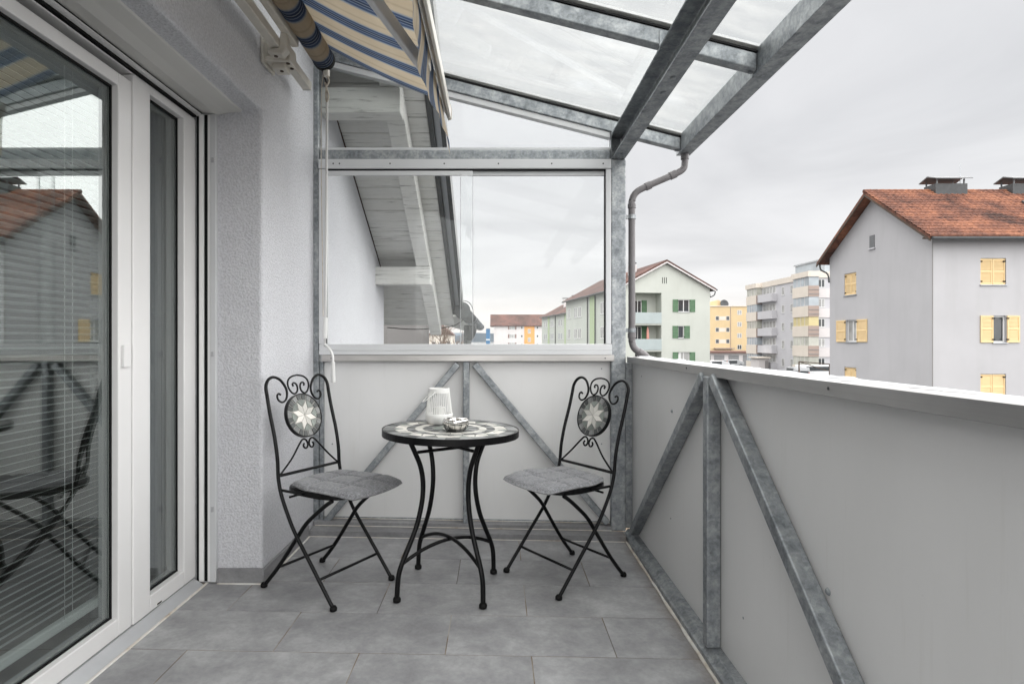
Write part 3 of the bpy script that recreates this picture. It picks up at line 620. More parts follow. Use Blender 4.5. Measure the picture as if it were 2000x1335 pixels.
MB().box(-1.004, -0.965, 3.32, 3.385, 1.072, 2.057).build('side_rail', 'alu', gs, bevel=0.003); MB().box(0.616, 0.646, 3.32, 3.385, 1.072, 2.057).build('side_rail', 'alu', gs, bevel=0.003)
MB().box(-0.9645, -0.960, 3.332, 3.34, 1.072, 2.057).build('gasket', 'dark', gs); MB().box(0.6115, 0.6155, 3.332, 3.36, 1.072, 2.057).build('gasket', 'dark', gs)
MB().box(-0.960, -0.135, 3.326, 3.332, 1.066, 2.030).build('glass_pane', 'glass', gs); MB().box(-0.205, 0.612, 3.343, 3.349, 1.066, 2.030).build('glass_pane', 'glass', gs)
for x in (-0.1345, -0.2055): MB().box(x - 0.0012, x + 0.0012, 3.3255 if x > -.2 else 3.3425, 3.3325 if x > -.2 else 3.3495, 1.072, 2.02).build('pane_edge', 'alud', gs)
for x in (-0.92, -0.885, -0.60, -0.295, 0.01, 0.31, 0.60): o = MB().lathe([(0.0045, 0), (0.0045, 0.0015)], 8).build('rail_screw', 'darkmetal', gs); o.rotation_euler = (R(90), 0, 0); o.location = Vector((x, 3.3145, 2.086)) - ORG[gs.name]

# drainpipe from the canopy gutter
dp = thing('drainpipe', 'grey plastic drainpipe with elbows running down beside the galvanised corner post', 'drainpipe', (0.78, 3.4, 1.0))
yv = 3.385
path = cr_([(1.082, yv, 2.165), (1.082, yv, 2.11), (1.070, yv, 2.075), (1.02, yv, 2.045), (0.86, yv, 1.975), (0.80, yv, 1.94), (0.778, yv, 1.89), (0.777, yv, 1.82), (0.777, yv, 1.15), (0.778, yv, 1.09), (0.79, yv, 1.05), (0.825, yv, 1.02), (0.855, yv, 1.005), (0.873, yv, 0.97), (0.875, yv, 0.9), (0.875, yv, 0.8), (0.875, yv, 0.4), (0.875, yv, -1), (0.875, yv, GZ)], 5)
MB().tube(path, 0.0195, 14).build('pipe', 'pipe', dp, smooth=True)
for p, q in (((1.082, yv, 2.13), (1.082, yv, 2.165)), ((1.03, yv, 2.050), (0.995, yv, 2.034)), ((0.885, yv, 1.986), (0.855, yv, 1.972)), ((0.777, yv, 1.875), (0.777, yv, 1.85)), ((0.777, yv, 1.135), (0.777, yv, 1.105)), ((0.815, yv, 1.027), (0.84, yv, 1.013))):
    MB().tube([p, q], 0.0235, 14).build('pipe_collar', 'pipe', dp, bevel=0.002)
for z in (1.80, 1.15):
    o = MB().tube([(0.777, yv, z - 0.012), (0.777, yv, z + 0.012)], 0.0235, 14); o.box(0.7325, 0.76, yv - 0.008, yv + 0.008, z - 0.011, z + 0.011); o.build('pipe_clamp', 'galv', dp)

# ================================================================== AWNING
aw = thing('folding_arm_awning', 'beige and blue striped folding arm awning mounted on the house wall', 'awning', (-0.9, 1.2, 2.38))
YE = 2.885
MB().bar((-0.955, 0.5, 2.372), (-0.955, 2.965, 2.372), 0.042, 0.042).build('mounting_bar', 'cream', aw, bevel=0.004)
MB().box(-0.978, -0.932, 2.965, 2.972, 2.349, 2.395).build('bar_end_cap', 'rodwhite', aw, bevel=0.002)
MB().tube([(-0.852, 0.5, 2.475), (-0.852, YE, 2.475)], 0.052, 20).build('roller', 'awning', aw, smooth=False)
MB().tube([(-0.852, YE + 0.001, 2.475), (-0.852, YE + 0.03, 2.475)], 0.054, 20).build('roller_end', 'dark', aw)
MB().tube([(-0.852, YE + 0.03, 2.475), (-0.852, YE + 0.05, 2.475)], 0.038, 16).build('gear_box', 'cream', aw, bevel=0.004)
MB().tube([(-0.842, YE + 0.03, 2.43), (-0.842, YE + 0.03, 2.395)], 0.016, 12).build('gear_eye', 'cream', aw, bevel=0.003)
MB().bar((-0.91, 0.5, 2.455), (-0.91, 2.66, 2.435), 0.036, 0.05).build('torsion_tube', 'cream', aw, bevel=0.008)
MB().bar((-0.985, 0.5, 2.44), (-0.985, 2.52, 2.43), 0.02, 0.05).build('cover_strip', 'rodwhite', aw, bevel=0.003)
# wall bracket with clamp and bolts
b = MB(); b.box(-1.037, -0.93, 2.60, 2.70, 2.325, 2.348); b.box(-1.037, -1.022, 2.58, 2.72, 2.31, 2.45); b.box(-0.934, -0.915, 2.605, 2.695, 2.325, 2.40); b.box(-1.0, -0.94, 2.62, 2.69, 2.30, 2.326)
b.build('wall_bracket', 'cream', aw, bevel=0.006)
MB().extr([(-0.985, 2.325), (-0.925, 2.318), (-0.90, 2.345), (-0.905, 2.42), (-0.93, 2.42), (-0.94, 2.35), (-0.985, 2.345)], 1, 2.53, 2.575).build('arm_shoulder', 'cream', aw, bevel=0.006)
for p in ((-0.93, 2.625, 2.322), (-0.93, 2.675, 2.322), (-0.965, 2.645, 2.297), (-0.955, 2.55, 2.318)):
    MB().lathe([(0.009, 0), (0.009, 0.006)], 6, p).build('bolt', 'rust', aw)
# canvas from roller to front bar, with a slight sag
b = MB(); nu, nvv = 14, 60
P0, P1 = Vector((-0.838, 0, 2.522)), Vector((-0.272, 0, 2.262))
for i in range(nu + 1):
    t = i / nu
    for j in range(nvv + 1):
        yv2 = 0.52 + j * (YE - 0.015 - 0.52) / nvv; p = P0.lerp(P1, t)
        b.v.append((p.x, yv2, p.z - 0.018 * math.sin(math.pi * t) + 0.003 * math.sin(yv2 * 9 + t * 4)))
for i in range(nu):
    for j in range(nvv):
        a = i * (nvv + 1) + j; b.f.append((a, a + 1, a + nvv + 2, a + nvv + 1))
o = b.build('canvas', 'awning', aw, smooth=True)
MB().extr([(-0.262, 2.275), (-0.232, 2.268), (-0.226, 2.235), (-0.228, 2.200), (-0.240, 2.194), (-0.250, 2.225), (-0.264, 2.245)], 1, 0.5, YE + 0.06).build('front_bar', 'cream', aw, bevel=0.003)
MB().extr([(-0.265, 2.277), (-0.229, 2.270), (-0.223, 2.235), (-0.225, 2.197), (-0.242, 2.191), (-0.254, 2.222), (-0.267, 2.243)], 1, YE + 0.0605, YE + 0.066).build('front_bar_cap', 'cream', aw)
# valance: hanging strip, its lower edge limp and curling up at the end
b = MB(); nz = 7; ny = 110
for j in range(ny + 1):
    yv2 = 0.52 + j * (YE + 0.045 - 0.52) / ny; tail = max(0, (yv2 - 2.62) / 0.3)
    L = 0.165 + 0.012 * math.sin(yv2 * 6) + 0.06 * tail ** 1.4
    for i in range(nz + 1):
        t = i / nz
        x = -0.264 + 0.014 * math.sin(yv2 * 7 + t * 2.2) * t + 0.006 * math.sin(yv2 * 23) * t + (0.045 * t * t * tail)
        b.v.append((x, yv2 + 0.03 * tail * t * t, 2.232 - L * t))
for j in range(ny):
    for i in range(nz):
        a = j * (nz + 1) + i; b.f.append((a, a + 1, a + nz + 2, a + nz + 1))
b.build('valance', 'awning', aw, smooth=True)
MB().bar((-0.30, 2.33, 2.185), (-0.62, 1.22, 2.30), 0.026, 0.055).build('folding_arm', 'alu', aw, bevel=0.006)
MB().bar((-0.62, 1.22, 2.30), (-0.90, 0.75, 2.36), 0.026, 0.055).build('folding_arm', 'alu', aw, bevel=0.006)
MB().box(-0.315, -0.262, 2.30, 2.36, 2.165, 2.21).build('arm_joint', 'cream', aw, bevel=0.006)
# crank rod hanging at the awning's end, tied with a cord
ck = thing('awning_crank', 'white crank rod with bent handle hanging from the end of the awning', 'crank', (-0.85, 2.93, 0.87))
MB().tube([(-0.842, 2.925, 2.33), (-0.852, 2.935, 1.30), (-0.858, 2.94, 1.06)], 0.0062, 10).build('rod', 'rodwhite', ck, smooth=True)
MB().tube([(-0.8545, 2.938, 1.205), (-0.8585, 2.94, 1.10)], 0.0115, 12).build('grip', 'rodwhite', ck, bevel=0.003)
MB().tube(cr_([(-0.858, 2.94, 1.075), (-0.845, 2.93, 1.062), (-0.825, 2.915, 1.045), (-0.808, 2.90, 1.015), (-0.805, 2.895, 0.98)], 5), 0.0062, 10).build('bent_arm', 'rodwhite', ck, smooth=True)
MB().tube([(-0.805, 2.895, 0.985), (-0.803, 2.895, 0.885)], 0.0105, 12).build('handle', 'rodwhite', ck, bevel=0.003)
MB().tube(cr_([(-0.842, 2.915, 2.40), (-0.828, 2.91, 2.375), (-0.836, 2.905, 2.35), (-0.85, 2.915, 2.365), (-0.844, 2.92, 2.34), (-0.832, 2.915, 2.30), (-0.84, 2.91, 2.27), (-0.846, 2.915, 2.31), (-0.842, 2.925, 2.36)], 6), 0.0042, 8).build('hook_cord', 'rope', ck, smooth=True)
MB().tube(cr_([(-0.853, 2.905, 2.405), (-0.866, 2.91, 2.3), (-0.868, 2.915, 1.9), (-0.864, 2.92, 1.5), (-0.8635, 2.93, 1.21)], 6), 0.0022, 6).build('cord', 'rope', ck)

# ================================================================== FURNITURE
TILT = -math.atan(SL)
def place(o, x, y, rz_):
    o.matrix_world = Matrix.Translation((x, y, fz(x))) @ Matrix.Rotation(math.atan(-SL), 4, 'Y') @ Matrix.Rotation(rz_, 4, 'Z')
# --- bistro table
tb = thing('bistro_table', 'round black iron bistro table with grey and white mosaic top', 'table', local=True)
prof = [(0.212, 0.672), (0.180, 0.610), (0.152, 0.548), (0.139, 0.48), (0.142, 0.40), (0.165, 0.305), (0.20, 0.225), (0.234, 0.155), (0.250, 0.10), (0.255, 0.012)]
for k in range(4):
    a = R(45 + 90 * k); ca, sa = math.cos(a), math.sin(a)
    lg = MB().tube(cr_([(r * ca, r * sa, z) for r, z in prof], 5), 0.0105, 12).build('leg', 'black', tb, smooth=True)
    MB().lathe([(0.010, 0.0), (0.016, 0.003), (0.017, 0.014), (0.0125, 0.022)], 14, (0.255 * ca, 0.255 * sa, 0)).build('foot', 'rubber', lg, smooth=True)
for k in range(2):
    a = R(45 + 90 * k); ca, sa = math.cos(a), math.sin(a); dz = 0.010 * k
    MB().tube(cr_([(s * 0.24 * ca, s * 0.24 * sa, 0.150 + (0.062 + dz) * (1 - s * s) + 0.0) for s in [i / 6 - 1 for i in range(13)]], 3), 0.008, 10).build('arched_stretcher', 'black', tb, smooth=True)
    MB().bar((-0.168 * ca, -0.168 * sa, 0.612 + 0.014 * k), (0.168 * ca, 0.168 * sa, 0.612 + 0.014 * k), 0.012, 0.013).build('cross_bar', 'black', tb, bevel=0.003)
o = MB().lathe([(0.20, 0.672), (0.300, 0.672), (0.300, 0.7005), (0.2955, 0.7005), (0.2955, 0.690), (0.2, 0.690)], 96).build('top_rim', 'black', tb)
top = MB().lathe([(0.2945, 0.691), (0.2945, 0.6985)], 96).build('tabletop', 'mortar', tb)
def sector(r0, r1, a0, a1, z0, z1, n=3):
    inn = [(r0 * math.cos(a0 + (a1 - a0) * i / n), r0 * math.sin(a0 + (a1 - a0) * i / n)) for i in range(n + 1)] if r0 > 1e-4 else [(0, 0)]
    out = [(r1 * math.cos(a1 + (a0 - a1) * i / n), r1 * math.sin(a1 + (a0 - a1) * i / n)) for i in range(n + 1)]
    pts = out + inn
    pts = pts[::-1]
    return MB().prism([(x, y, z0) for x, y in pts], [(x, y, z1) for x, y in pts])
def poly(pts, z0, z1):
    ar = sum(pts[i][0] * pts[(i + 1) % len(pts)][1] - pts[(i + 1) % len(pts)][0] * pts[i][1] for i in range(len(pts)))
    if ar < 0: pts = pts[::-1]
    return MB().prism([(x, y, z0) for x, y in pts], [(x, y, z1) for x, y in pts])
ZT0, ZT1 = 0.6975, 0.7005
def ringtiles(r0, r1, n, m, ph=0.0, gap=0.003, nm='mosaic_tile'):
    for i in range(n):
        a0 = 2 * math.pi * i / n + ph; a1 = a0 + 2 * math.pi / n; g = gap / max(r1, 0.02)
        mm = m if isinstance(m, str) else m[i % len(m)]
        sector(r0 + gap / 2, r1 - gap / 2, a0 + g / 2, a1 - g / 2, ZT0, ZT1 + random.uniform(-0.0009, 0.0009)).build(nm, mm, top)
def pol(r, a): return (r * math.cos(a), r * math.sin(a))
ringtiles(0.246, 0.2935, 30, ['st_grey', 'st_grey', 'st_dark'])
nt = 22
for i in range(nt):                                   # white triangles alternating with grey ones
    a0 = 2 * math.pi * i / nt; d = 2 * math.pi / nt; ri, ro = 0.196, 0.244
    poly([pol(ri, a0 + .008), pol(ri, a0 + d - .008), pol(ro, a0 + d / 2 + 0.02), pol(ro, a0 + d / 2 - 0.02)], ZT0, ZT1).build('mosaic_tile', 'st_white', top)
    poly([pol(ro, a0 + d / 2 + 0.032), pol(ro, a0 + d * 1.5 - 0.032), pol(ri + 0.014, a0 + d + 0.006), pol(ri + 0.014, a0 + d - 0.006)], ZT0, ZT1).build('mosaic_tile', 'st_green' if i % 2 else 'st_white', top)
ringtiles(0.160, 0.194, 24, ['st_dark', 'st_grey'])
ringtiles(0.124, 0.158, 18, 'st_white')
ringtiles(0.082, 0.122, 16, ['st_dark', 'st_grey'])
ringtiles(0.040, 0.080, 10, 'st_green')
ringtiles(0.0, 0.038, 6, 'st_white')
place(tb, -0.214, 2.598, R(-6.5))

# --- folding chair
def make_chair(label):
    ch = thing('folding_chair', label, 'chair', local=True)
    up = [(-0.200, 0.835), (-0.180, 0.76), (-0.148, 0.66), (-0.128, 0.57), (-0.120, 0.49), (-0.100, 0.42), (-0.058, 0.34), (-0.012, 0.27), (0.075, 0.168), (0.16, 0.068), (0.208, 0.012)]
    sup = [(0.165, 0.425), (0.125, 0.398), (0.05, 0.335), (0.012, 0.295), (-0.02, 0.25), (-0.125, 0.105), (-0.205, 0.012)]
    def bk(h):                    # backrest depth (u) as a function of height
        pts = sorted([(z, u) for u, z in up]); 
        for (z0, u0), (z1, u1) in zip(pts, pts[1:]):
            if z0 <= h <= z1: return u0 + (u1 - u0) * (h - z0) / (z1 - z0)
        return pts[-1][1] - (h - pts[-1][0]) * 0.25
    for s in (-1, 1):
        arch = [(-.18, .835), (-.179, .872), (-.162, .900), (-.132, .911), (-.098, .897), (-.074, .862), (-.072, .832), (-.085, .808), (-.106, .800), (-.124, .811), (-.127, .829), (-.117, .838), (-.107, .832)]
        pa = [Vector((u, s * 0.18, z)) for u, z in up[::-1]]
        lg = MB().tube(cr_(pa, 5), 0.0080, 10).build('back_leg', 'black', ch, smooth=True)
        pb = cr_([Vector((bk(h), -s * v, h)) for v, h in arch], 5)
        MB().tube(pb, [0.0080 - 0.0035 * min(1, i / (len(pb) * 0.6)) for i in range(len(pb))], 8).build('scroll', 'black', lg, smooth=True)
        MB().lathe([(0.009, 0.0), (0.0145, 0.003), (0.015, 0.013), (0.010, 0.021)], 12, (0.211, s * 0.18, 0)).build('foot', 'rubber', lg, smooth=True)
        pc = cr_([Vector((u, s * (0.150 + 0.02 * (0.42 - z) / 0.42), z)) for u, z in sup], 5)
        l2 = MB().tube(pc, 0.0088, 10).build('front_leg', 'black', ch, smooth=True)
        MB().lathe([(0.009, 0.0), (0.0145, 0.003), (0.015, 0.013), (0.010, 0.021)], 12, (-0.209, s * 0.17, 0)).build('foot', 'rubber', l2, smooth=True)
        heart = [(-.030, .866), (-.034, .875), (-.026, .881), (-.014, .876), (-.008, .860), (-.013, .842), (-.030, .832), (-.048, .842), (-.060, .866), (-.056, .892), (-.034, .909), (0, .915)]
        MB().tube(cr_([Vector((bk(h) + 0.001, -s * v, h)) for v, h in heart], 5), 0.0042, 8).build('scroll', 'black', ch, smooth=True)
        low = [(-.024, .612), (-.030, .603), (-.024, .592), (-.012, .592), (-.004, .606), (-.010, .624), (-.026, .631), (-.046, .618), (-.10, .560), (-.150, .515), (-.172, .498)]
        MB().tube(cr_([Vector((bk(h), -s * v, h)) for v, h in low], 5), 0.0042, 8).build('scroll', 'black', ch, smooth=True)
        MB().tube([(-0.105, s * 0.175, 0.437), (0.02, s * 0.172, 0.437)], 0.006, 8).build('seat_link', 'black', ch)
    MB().tube([(-0.121, -0.18, 0.496), (-0.121, 0.18, 0.496)], 0.0068, 8).build('back_crossbar', 'black', ch, smooth=True)
    MB().tube([(0.128, -0.18, 0.106), (0.128, 0.18, 0.106)], 0.006, 8).build('stretcher', 'black', ch, smooth=True)
    MB().tube([(-0.13, -0.166, 0.10), (-0.13, 0.166, 0.10)], 0.006, 8).build('stretcher', 'black', ch, smooth=True)
    n = 40; pts = []
    for i in range(n):
        t = 2 * math.pi * i / n; cc, ss = math.cos(t), math.sin(t); e_ = 0.68
        pts.append((0.035 + 0.178 * math.copysign(abs(cc) ** e_, cc), 0.168 * math.copysign(abs(ss) ** e_, ss)))
    MB().prism([(x, y, 0.424) for x, y in pts], [(x, y, 0.447) for x, y in pts]).build('seat', 'black', ch, bevel=0.004)
    MB().tube([(-0.06, -0.17, 0.413), (-0.06, 0.17, 0.413)], 0.005, 8).build('seat_crossbar', 'black', ch)
    # medallion in the backrest plane, disc axis = forward
    hc, rad = 0.733, 0.101; tilt = math.atan2(bk(hc + 0.08) - bk(hc - 0.08), 0.16)
    md_rim = MB().tube([(0, (rad - 0.002) * math.cos(2 * math.pi * i / 48), (rad - 0.002) * math.sin(2 * math.pi * i / 48)) for i in range(48)], 0.0001, 4, closed=True)
    b = MB(); k = 56
    for r, u in ((rad, -0.009), (rad, 0.010), (rad - 0.004, 0.010), (rad - 0.004, -0.009)):
        for i in range(k): b.v.append((u, r * math.cos(2 * math.pi * i / k), r * math.sin(2 * math.pi * i / k)))
    for q in range(4):
        for i in range(k): b.f.append((q * k + i, q * k + (i + 1) % k, ((q + 1) % 4) * k + (i + 1) % k, ((q + 1) % 4) * k + i))
    def put(o):
        o.rotation_euler = (0, tilt, 0)
    rim = b.build('medallion', 'black', ch); rim.location = (bk(hc), 0, hc); ORG[rim.name] = Vector((0, 0, 0.0)); put(rim)
    rim.data.transform(Matrix.Translation((0.0005, 0, 0)))
    def disc(pts, u0, u1, m):
        ar = sum(pts[i][0] * pts[(i + 1) % len(pts)][1] - pts[(i + 1) % len(pts)][0] * pts[i][1] for i in range(len(pts)))
        if ar < 0: pts = pts[::-1]
        return MB().prism([(u0, y, z) for y, z in pts], [(u1, y, z) for y, z in pts]).build('mosaic_tile' if m != 'mortar' else 'backing', m, rim)
    disc([pol(rad - 0.0045, 2 * math.pi * i / 40) for i in range(40)], -0.008, 0.0055, 'mortar')
    nr = 20
    for i in range(nr):
        a0 = 2 * math.pi * i / nr + 0.05; a1 = a0 + 2 * math.pi / nr - 0.07
        disc([pol(0.0955, a0), pol(0.0955, (a0 + a1) / 2), pol(0.0955, a1), pol(0.0735, a1 - 0.01), pol(0.0735, a0 + 0.01)], 0.0055, 0.0088, 'st_dark' if i % 3 else 'st_grey')
    for i in range(8):
        a = math.pi / 8 + i * math.pi / 4 + 0.1; d = math.pi / 8
        disc([pol(0.002, a), pol(0.0375, a - d + 0.03), pol(0.067, a), pol(0.0375, a + d - 0.03)], 0.0055, 0.0092, 'st_white')
        a2 = a + d
        disc([pol(0.0415, a2), pol(0.0705, a2 - d + 0.06), pol(0.0715, a2), pol(0.0705, a2 + d - 0.06)], 0.0055, 0.0086, 'st_green')
    return ch
c1 = make_chair('black wrought iron folding chair with star medallion beside the rendered house wall')
c2 = clone(c1); c2['label'] = 'black wrought iron folding chair with star medallion beside the galvanised corner post'
c1['group'] = c2['group'] = 'folding chairs at the bistro table'
place(c1, -0.7475, 2.61, R(-29.3)); place(c2, 0.323, 2.761, R(-143))
# --- cushions
def cushion(label, seed, fwd):
    rnd = random.Random(seed); n = 44; b = MB()
    def zt(a, bb):
        m_ = max(abs(a), abs(bb)); edge = max(0.0, 1 - m_ ** 11) ** 0.5
        seam = 1.0
        for s in (-0.36, 0.36): seam -= 0.8 * math.exp(-((a - s + 0.03 * math.sin(bb * 3 + seed)) / 0.035) ** 2)
        for s in (-0.33, 0.36): seam -= 0.65 * math.exp(-((bb - s + 0.03 * math.sin(a * 4 + seed)) / 0.035) ** 2)
        return 0.010 + 0.019 * edge * max(0.12, seam) + 0.002 * math.sin(a * 5 + seed) * math.cos(bb * 4)
    def xy(a, bb):
        # square -> rounded, front a little wider
        x_ = a * math.sqrt(1 - 0.25 * bb * bb); y_ = bb * math.sqrt(1 - 0.30 * a * a)
        w = 0.185 * (1 + 0.06 * a); return fwd + 0.205 * x_, w * y_ + 0.004 * math.sin(a * 6 + seed)
    def droop(a): return -0.012 * max(0, a - 0.6) / 0.4
    for side in (0, 1):
        for i in range(n + 1):
            for j in range(n + 1):
                a, bb = 2 * i / n - 1, 2 * j / n - 1; x, y = xy(a, bb); m_ = max(abs(a), abs(bb)); edge = max(0.0, 1 - m_ ** 11) ** 0.5
                z = zt(a, bb) if side == 0 else 0.011 - 0.011 * edge
                b.v.append((x, y, 0.4475 + z + droop(a) * (1 if m_ > 0.0 else 0)))
    w = n + 1
    for i in range(n):
        for j in range(n):
            q = i * w + j; b.f.append((q, q + w, q + w + 1, q + 1)); q += w * w; b.f.append((q, q + 1, q + w + 1, q + w))
    bd = [(i, 0) for i in range(n)] + [(n, j) for j in range(n)] + [(i, n) for i in range(n, 0, -1)] + [(0, j) for j in range(n, 0, -1)]
    for k in range(len(bd)):
        p, q = bd[k], bd[(k + 1) % len(bd)]; A, B_ = p[0] * w + p[1], q[0] * w + q[1]; b.f.append((A, A + w * w, B_ + w * w, B_))
    o = b.build('seat_cushion', 'fabric', None, smooth=True); tag(o, label, 'cushion', 'grey cushions on the folding chairs'); return o
def place_in(o, par_xy, rz_):
    off = o.location.copy(); x, y = par_xy
    o.matrix_world = Matrix.Translation((x, y, fz(x))) @ Matrix.Rotation(math.atan(-SL), 4, 'Y') @ Matrix.Rotation(rz_, 4, 'Z') @ Matrix.Translation(off)
q1 = cushion('grey quilted cushion on the folding chair beside the house wall', 1, 0.095); place_in(q1, (-0.7475, 2.61), R(-27))
q2 = cushion('grey quilted cushion on the folding chair beside the corner post', 4, 0.075); place_in(q2, (0.323, 2.761), R(-145))

# --- lantern and ashtray on the table
def tabz(x): return 0.7012 + fz(-0.214) + SL * (x + 0.214)
lx, ly = -0.268, 2.735
ln = thing('lantern', 'white slatted lantern with drooping wire handle standing on the mosaic table', 'lantern', (lx, ly, tabz(lx)))
z0 = tabz(lx)
b = MB().lathe([(0.046, 0.0), (0.050, 0.004), (0.064, 0.026), (0.0655, 0.044), (0.063, 0.048), (0.060, 0.044), (0.05, 0.03), (0.03, 0.026)], 40, (lx, ly, z0)); b.build('base_bowl', 'ceramic', ln, smooth=True)
for i in range(34):
    a = 2 * math.pi * i / 34; p = (lx + 0.0605 * math.cos(a), ly + 0.0605 * math.sin(a), z0 + 0.042); q = (lx + 0.0475 * math.cos(a), ly + 0.0475 * math.sin(a), z0 + 0.150)
    MB().tube([p, q], 0.0022, 6).build('rib', 'ceramic', ln)
b = MB(); k = 40
for r, z in ((0.050, 0.143), (0.0495, 0.163), (0.0455, 0.164), (0.0455, 0.143)):
    for i in range(k): b.v.append((lx + r * math.cos(2 * math.pi * i / k), ly + r * math.sin(2 * math.pi * i / k), z0 + z))
for q in range(4):
    for i in range(k): b.f.append((q * k + i, q * k + (i + 1) % k, ((q + 1) % 4) * k + (i + 1) % k, ((q + 1) % 4) * k + i))
b.build('top_ring', 'ceramic', ln)
MB().tube(cr_([(lx - 0.012, ly - 0.049, z0 + 0.148), (lx - 0.045, ly - 0.066, z0 + 0.120), (lx - 0.068, ly - 0.05, z0 + 0.104), (lx - 0.070, ly + 0.01, z0 + 0.108), (lx - 0.050, ly + 0.035, z0 + 0.128), (lx - 0.012, ly + 0.047, z0 + 0.148)], 7), 0.0024, 6).build('handle', 'ceramic', ln, smooth=True)
MB().lathe([(0.028, 0.027), (0.028, 0.075), (0.026, 0.078), (0.004, 0.079)], 24, (lx, ly, z0)).build('candle', 'ceramic', ln, smooth=False)
ax, ay = -0.176, 2.53
z0 = tabz(ax)
at = thing('ashtray', 'polished steel ashtray bowl with faceted sides beside the lantern', 'ashtray', (ax, ay, z0))
MB().lathe([(0.034, 0.0), (0.038, 0.001), (0.048, 0.012), (0.0565, 0.034), (0.0565, 0.045), (0.054, 0.050), (0.050, 0.047), (0.045, 0.036), (0.02, 0.033)], 48, (ax, ay, z0)).build('bowl', 'chrome', at, smooth=True)
for i in range(12):
    a = 2 * math.pi * i / 12; ca, sa = math.cos(a), math.sin(a)
    MB().tube([(ax + r * ca, ay + r * sa, z0 + z) for r, z in ((0.0395, 0.002), (0.0487, 0.012), (0.0560, 0.031))], 0.0011, 5).build('groove', 'darkmetal', at)
for i in range(3):
    a = R(20 + 60 * i); MB().tube([(ax - 0.05 * math.cos(a), ay - 0.05 * math.sin(a), z0 + 0.048), (ax, ay, z0 + 0.052), (ax + 0.05 * math.cos(a), ay + 0.05 * math.sin(a), z0 + 0.048)], 0.0042, 8).build('rest_bar', 'chrome', at, smooth=True)

# ================================================================== BUILDINGS BEYOND
def skin(b, fr, u0, u1, z0, z1, holes, t):
    # facade leaf with rectangular openings, so that the windows sit in real reveals
    us = sorted({u0, u1, *[h[0] for h in holes], *[h[1] for h in holes]}); zs = sorted({z0, z1, *[h[2] for h in holes], *[h[3] for h in holes]})
    for ua, ub in zip(us, us[1:]):
        za0 = None
        for za, zb_ in zip(zs, zs[1:]):
            inside = any(h[0] <= (ua + ub) / 2 <= h[1] and h[2] <= (za + zb_) / 2 <= h[3] for h in holes)
            if inside:
                if za0 is not None: b.fbox(fr, ua, ub, -t, 0, za0, za); za0 = None
            elif za0 is None: za0 = za
        if za0 is not None: b.fbox(fr, ua, ub, -t, 0, za0, z1)
def shutter(fr, u0, u1, n0, n1, z0, z1, m, par, hinge=None):
    b = MB(); w = 0.055
    b.fbox(fr, u0, u0 + w, n0, n1, z0, z1); b.fbox(fr, u1 - w, u1, n0, n1, z0, z1)
    zm = (z0 + z1) / 2
    for za, zb_ in ((z0, z0 + 0.09), (zm - 0.04, zm + 0.04), (z1 - 0.08, z1)): b.fbox(fr, u0 + w, u1 - w, n0 + 0.001, n1 - 0.001, za, zb_)
    O, u, n = fr
    for za, zb_ in ((z0 + 0.09, zm - 0.04), (zm + 0.04, z1 - 0.08)):
        k = 8; h = (zb_ - za) / k
        for i in range(k):
            P = lambda a, d, z: (O[0] + u[0] * a + n[0] * d, O[1] + u[1] * a + n[1] * d, z)
            zl = za + i * h
            b.add([P(u0 + w, n1 - 0.006, zl), P(u1 - w, n1 - 0.006, zl), P(u1 - w, n0 + 0.006, zl + h * 1.15), P(u0 + w, n0 + 0.006, zl + h * 1.15)], [(0, 1, 2, 3)])
    o = b.build('shutter', m, par)
    if hinge is not None:
        for z in (z0 + 0.12, z1 - 0.16): MB().fbox(fr, hinge - 0.07, hinge + 0.07, n1 - 0.005, n1 + 0.02, z, z + 0.06).build('hinge', 'dark', par)
    return o
def win(par, fr, u0, u1, z0, z1, style='dark', shut=None, shutl=True, shutr=True, split=1, sill=True, depth=0.12, closed=False, sw=None, rec=0.0):
    w = u1 - u0; t = 0.07; r0_ = -rec
    f = MB(); f.fbox(fr, u0, u0 + t, r0_ - 0.02, r0_ + 0.03, z0, z1); f.fbox(fr, u1 - t, u1, r0_ - 0.02, r0_ + 0.03, z0, z1); f.fbox(fr, u0 + t, u1 - t, r0_ - 0.02, r0_ + 0.03, z0, z0 + t); f.fbox(fr, u0 + t, u1 - t, r0_ - 0.02, r0_ + 0.03, z1 - t, z1)
    if split > 1:
        for k in range(1, split):
            c_ = u0 + w * k / split; f.fbox(fr, c_ - t * .6, c_ + t * .6, r0_ - 0.02, r0_ + 0.031, z0 + t, z1 - t)
    elif w > 0.9: f.fbox(fr, u0 + w / 2 - t * .6, u0 + w / 2 + t * .6, r0_ - 0.02, r0_ + 0.031, z0 + t, z1 - t)
    fo = f.build('window', 'white', par)
    MB().fbox(fr, u0 + t, u1 - t, r0_ - 0.015, r0_ + 0.008, z0 + t, z1 - t).build('pane', 'farglass' if style == 'dark' else 'farcurtain', fo)
    if style != 'dark' and rec:
        MB().fbox(fr, u0 + t, u0 + t + w * .22, r0_ + 0.009, r0_ + 0.014, z0 + t, z1 - t).build('curtain', 'white', fo)
    if sill: MB().fbox(fr, u0 - 0.04, u1 + 0.04, r0_ + 0.031, 0.07, z0 - 0.045, z0 - 0.002).build('sill', 'zinc' if rec else 'white', fo)
    if shut:
        s_ = sw or w / 2
        if closed:
            for k in (0, 1): shutter(fr, u0 + k * w / 2 + 0.012, u0 + (k + 1) * w / 2 - 0.008, r0_ + 0.04, r0_ + 0.085, z0 + 0.01, z1 - 0.02, shut, fo, u0 + 0.05 if k == 0 else u1 - 0.05)
        else:
            if shutl: shutter(fr, u0 - s_, u0 - 0.02, 0.012, 0.06, z0, z1, shut, fo, u0 - 0.02)
            if shutr: shutter(fr, u1 + 0.02, u1 + s_, 0.012, 0.06, z0, z1, shut, fo, u1 + 0.02)
    return fo
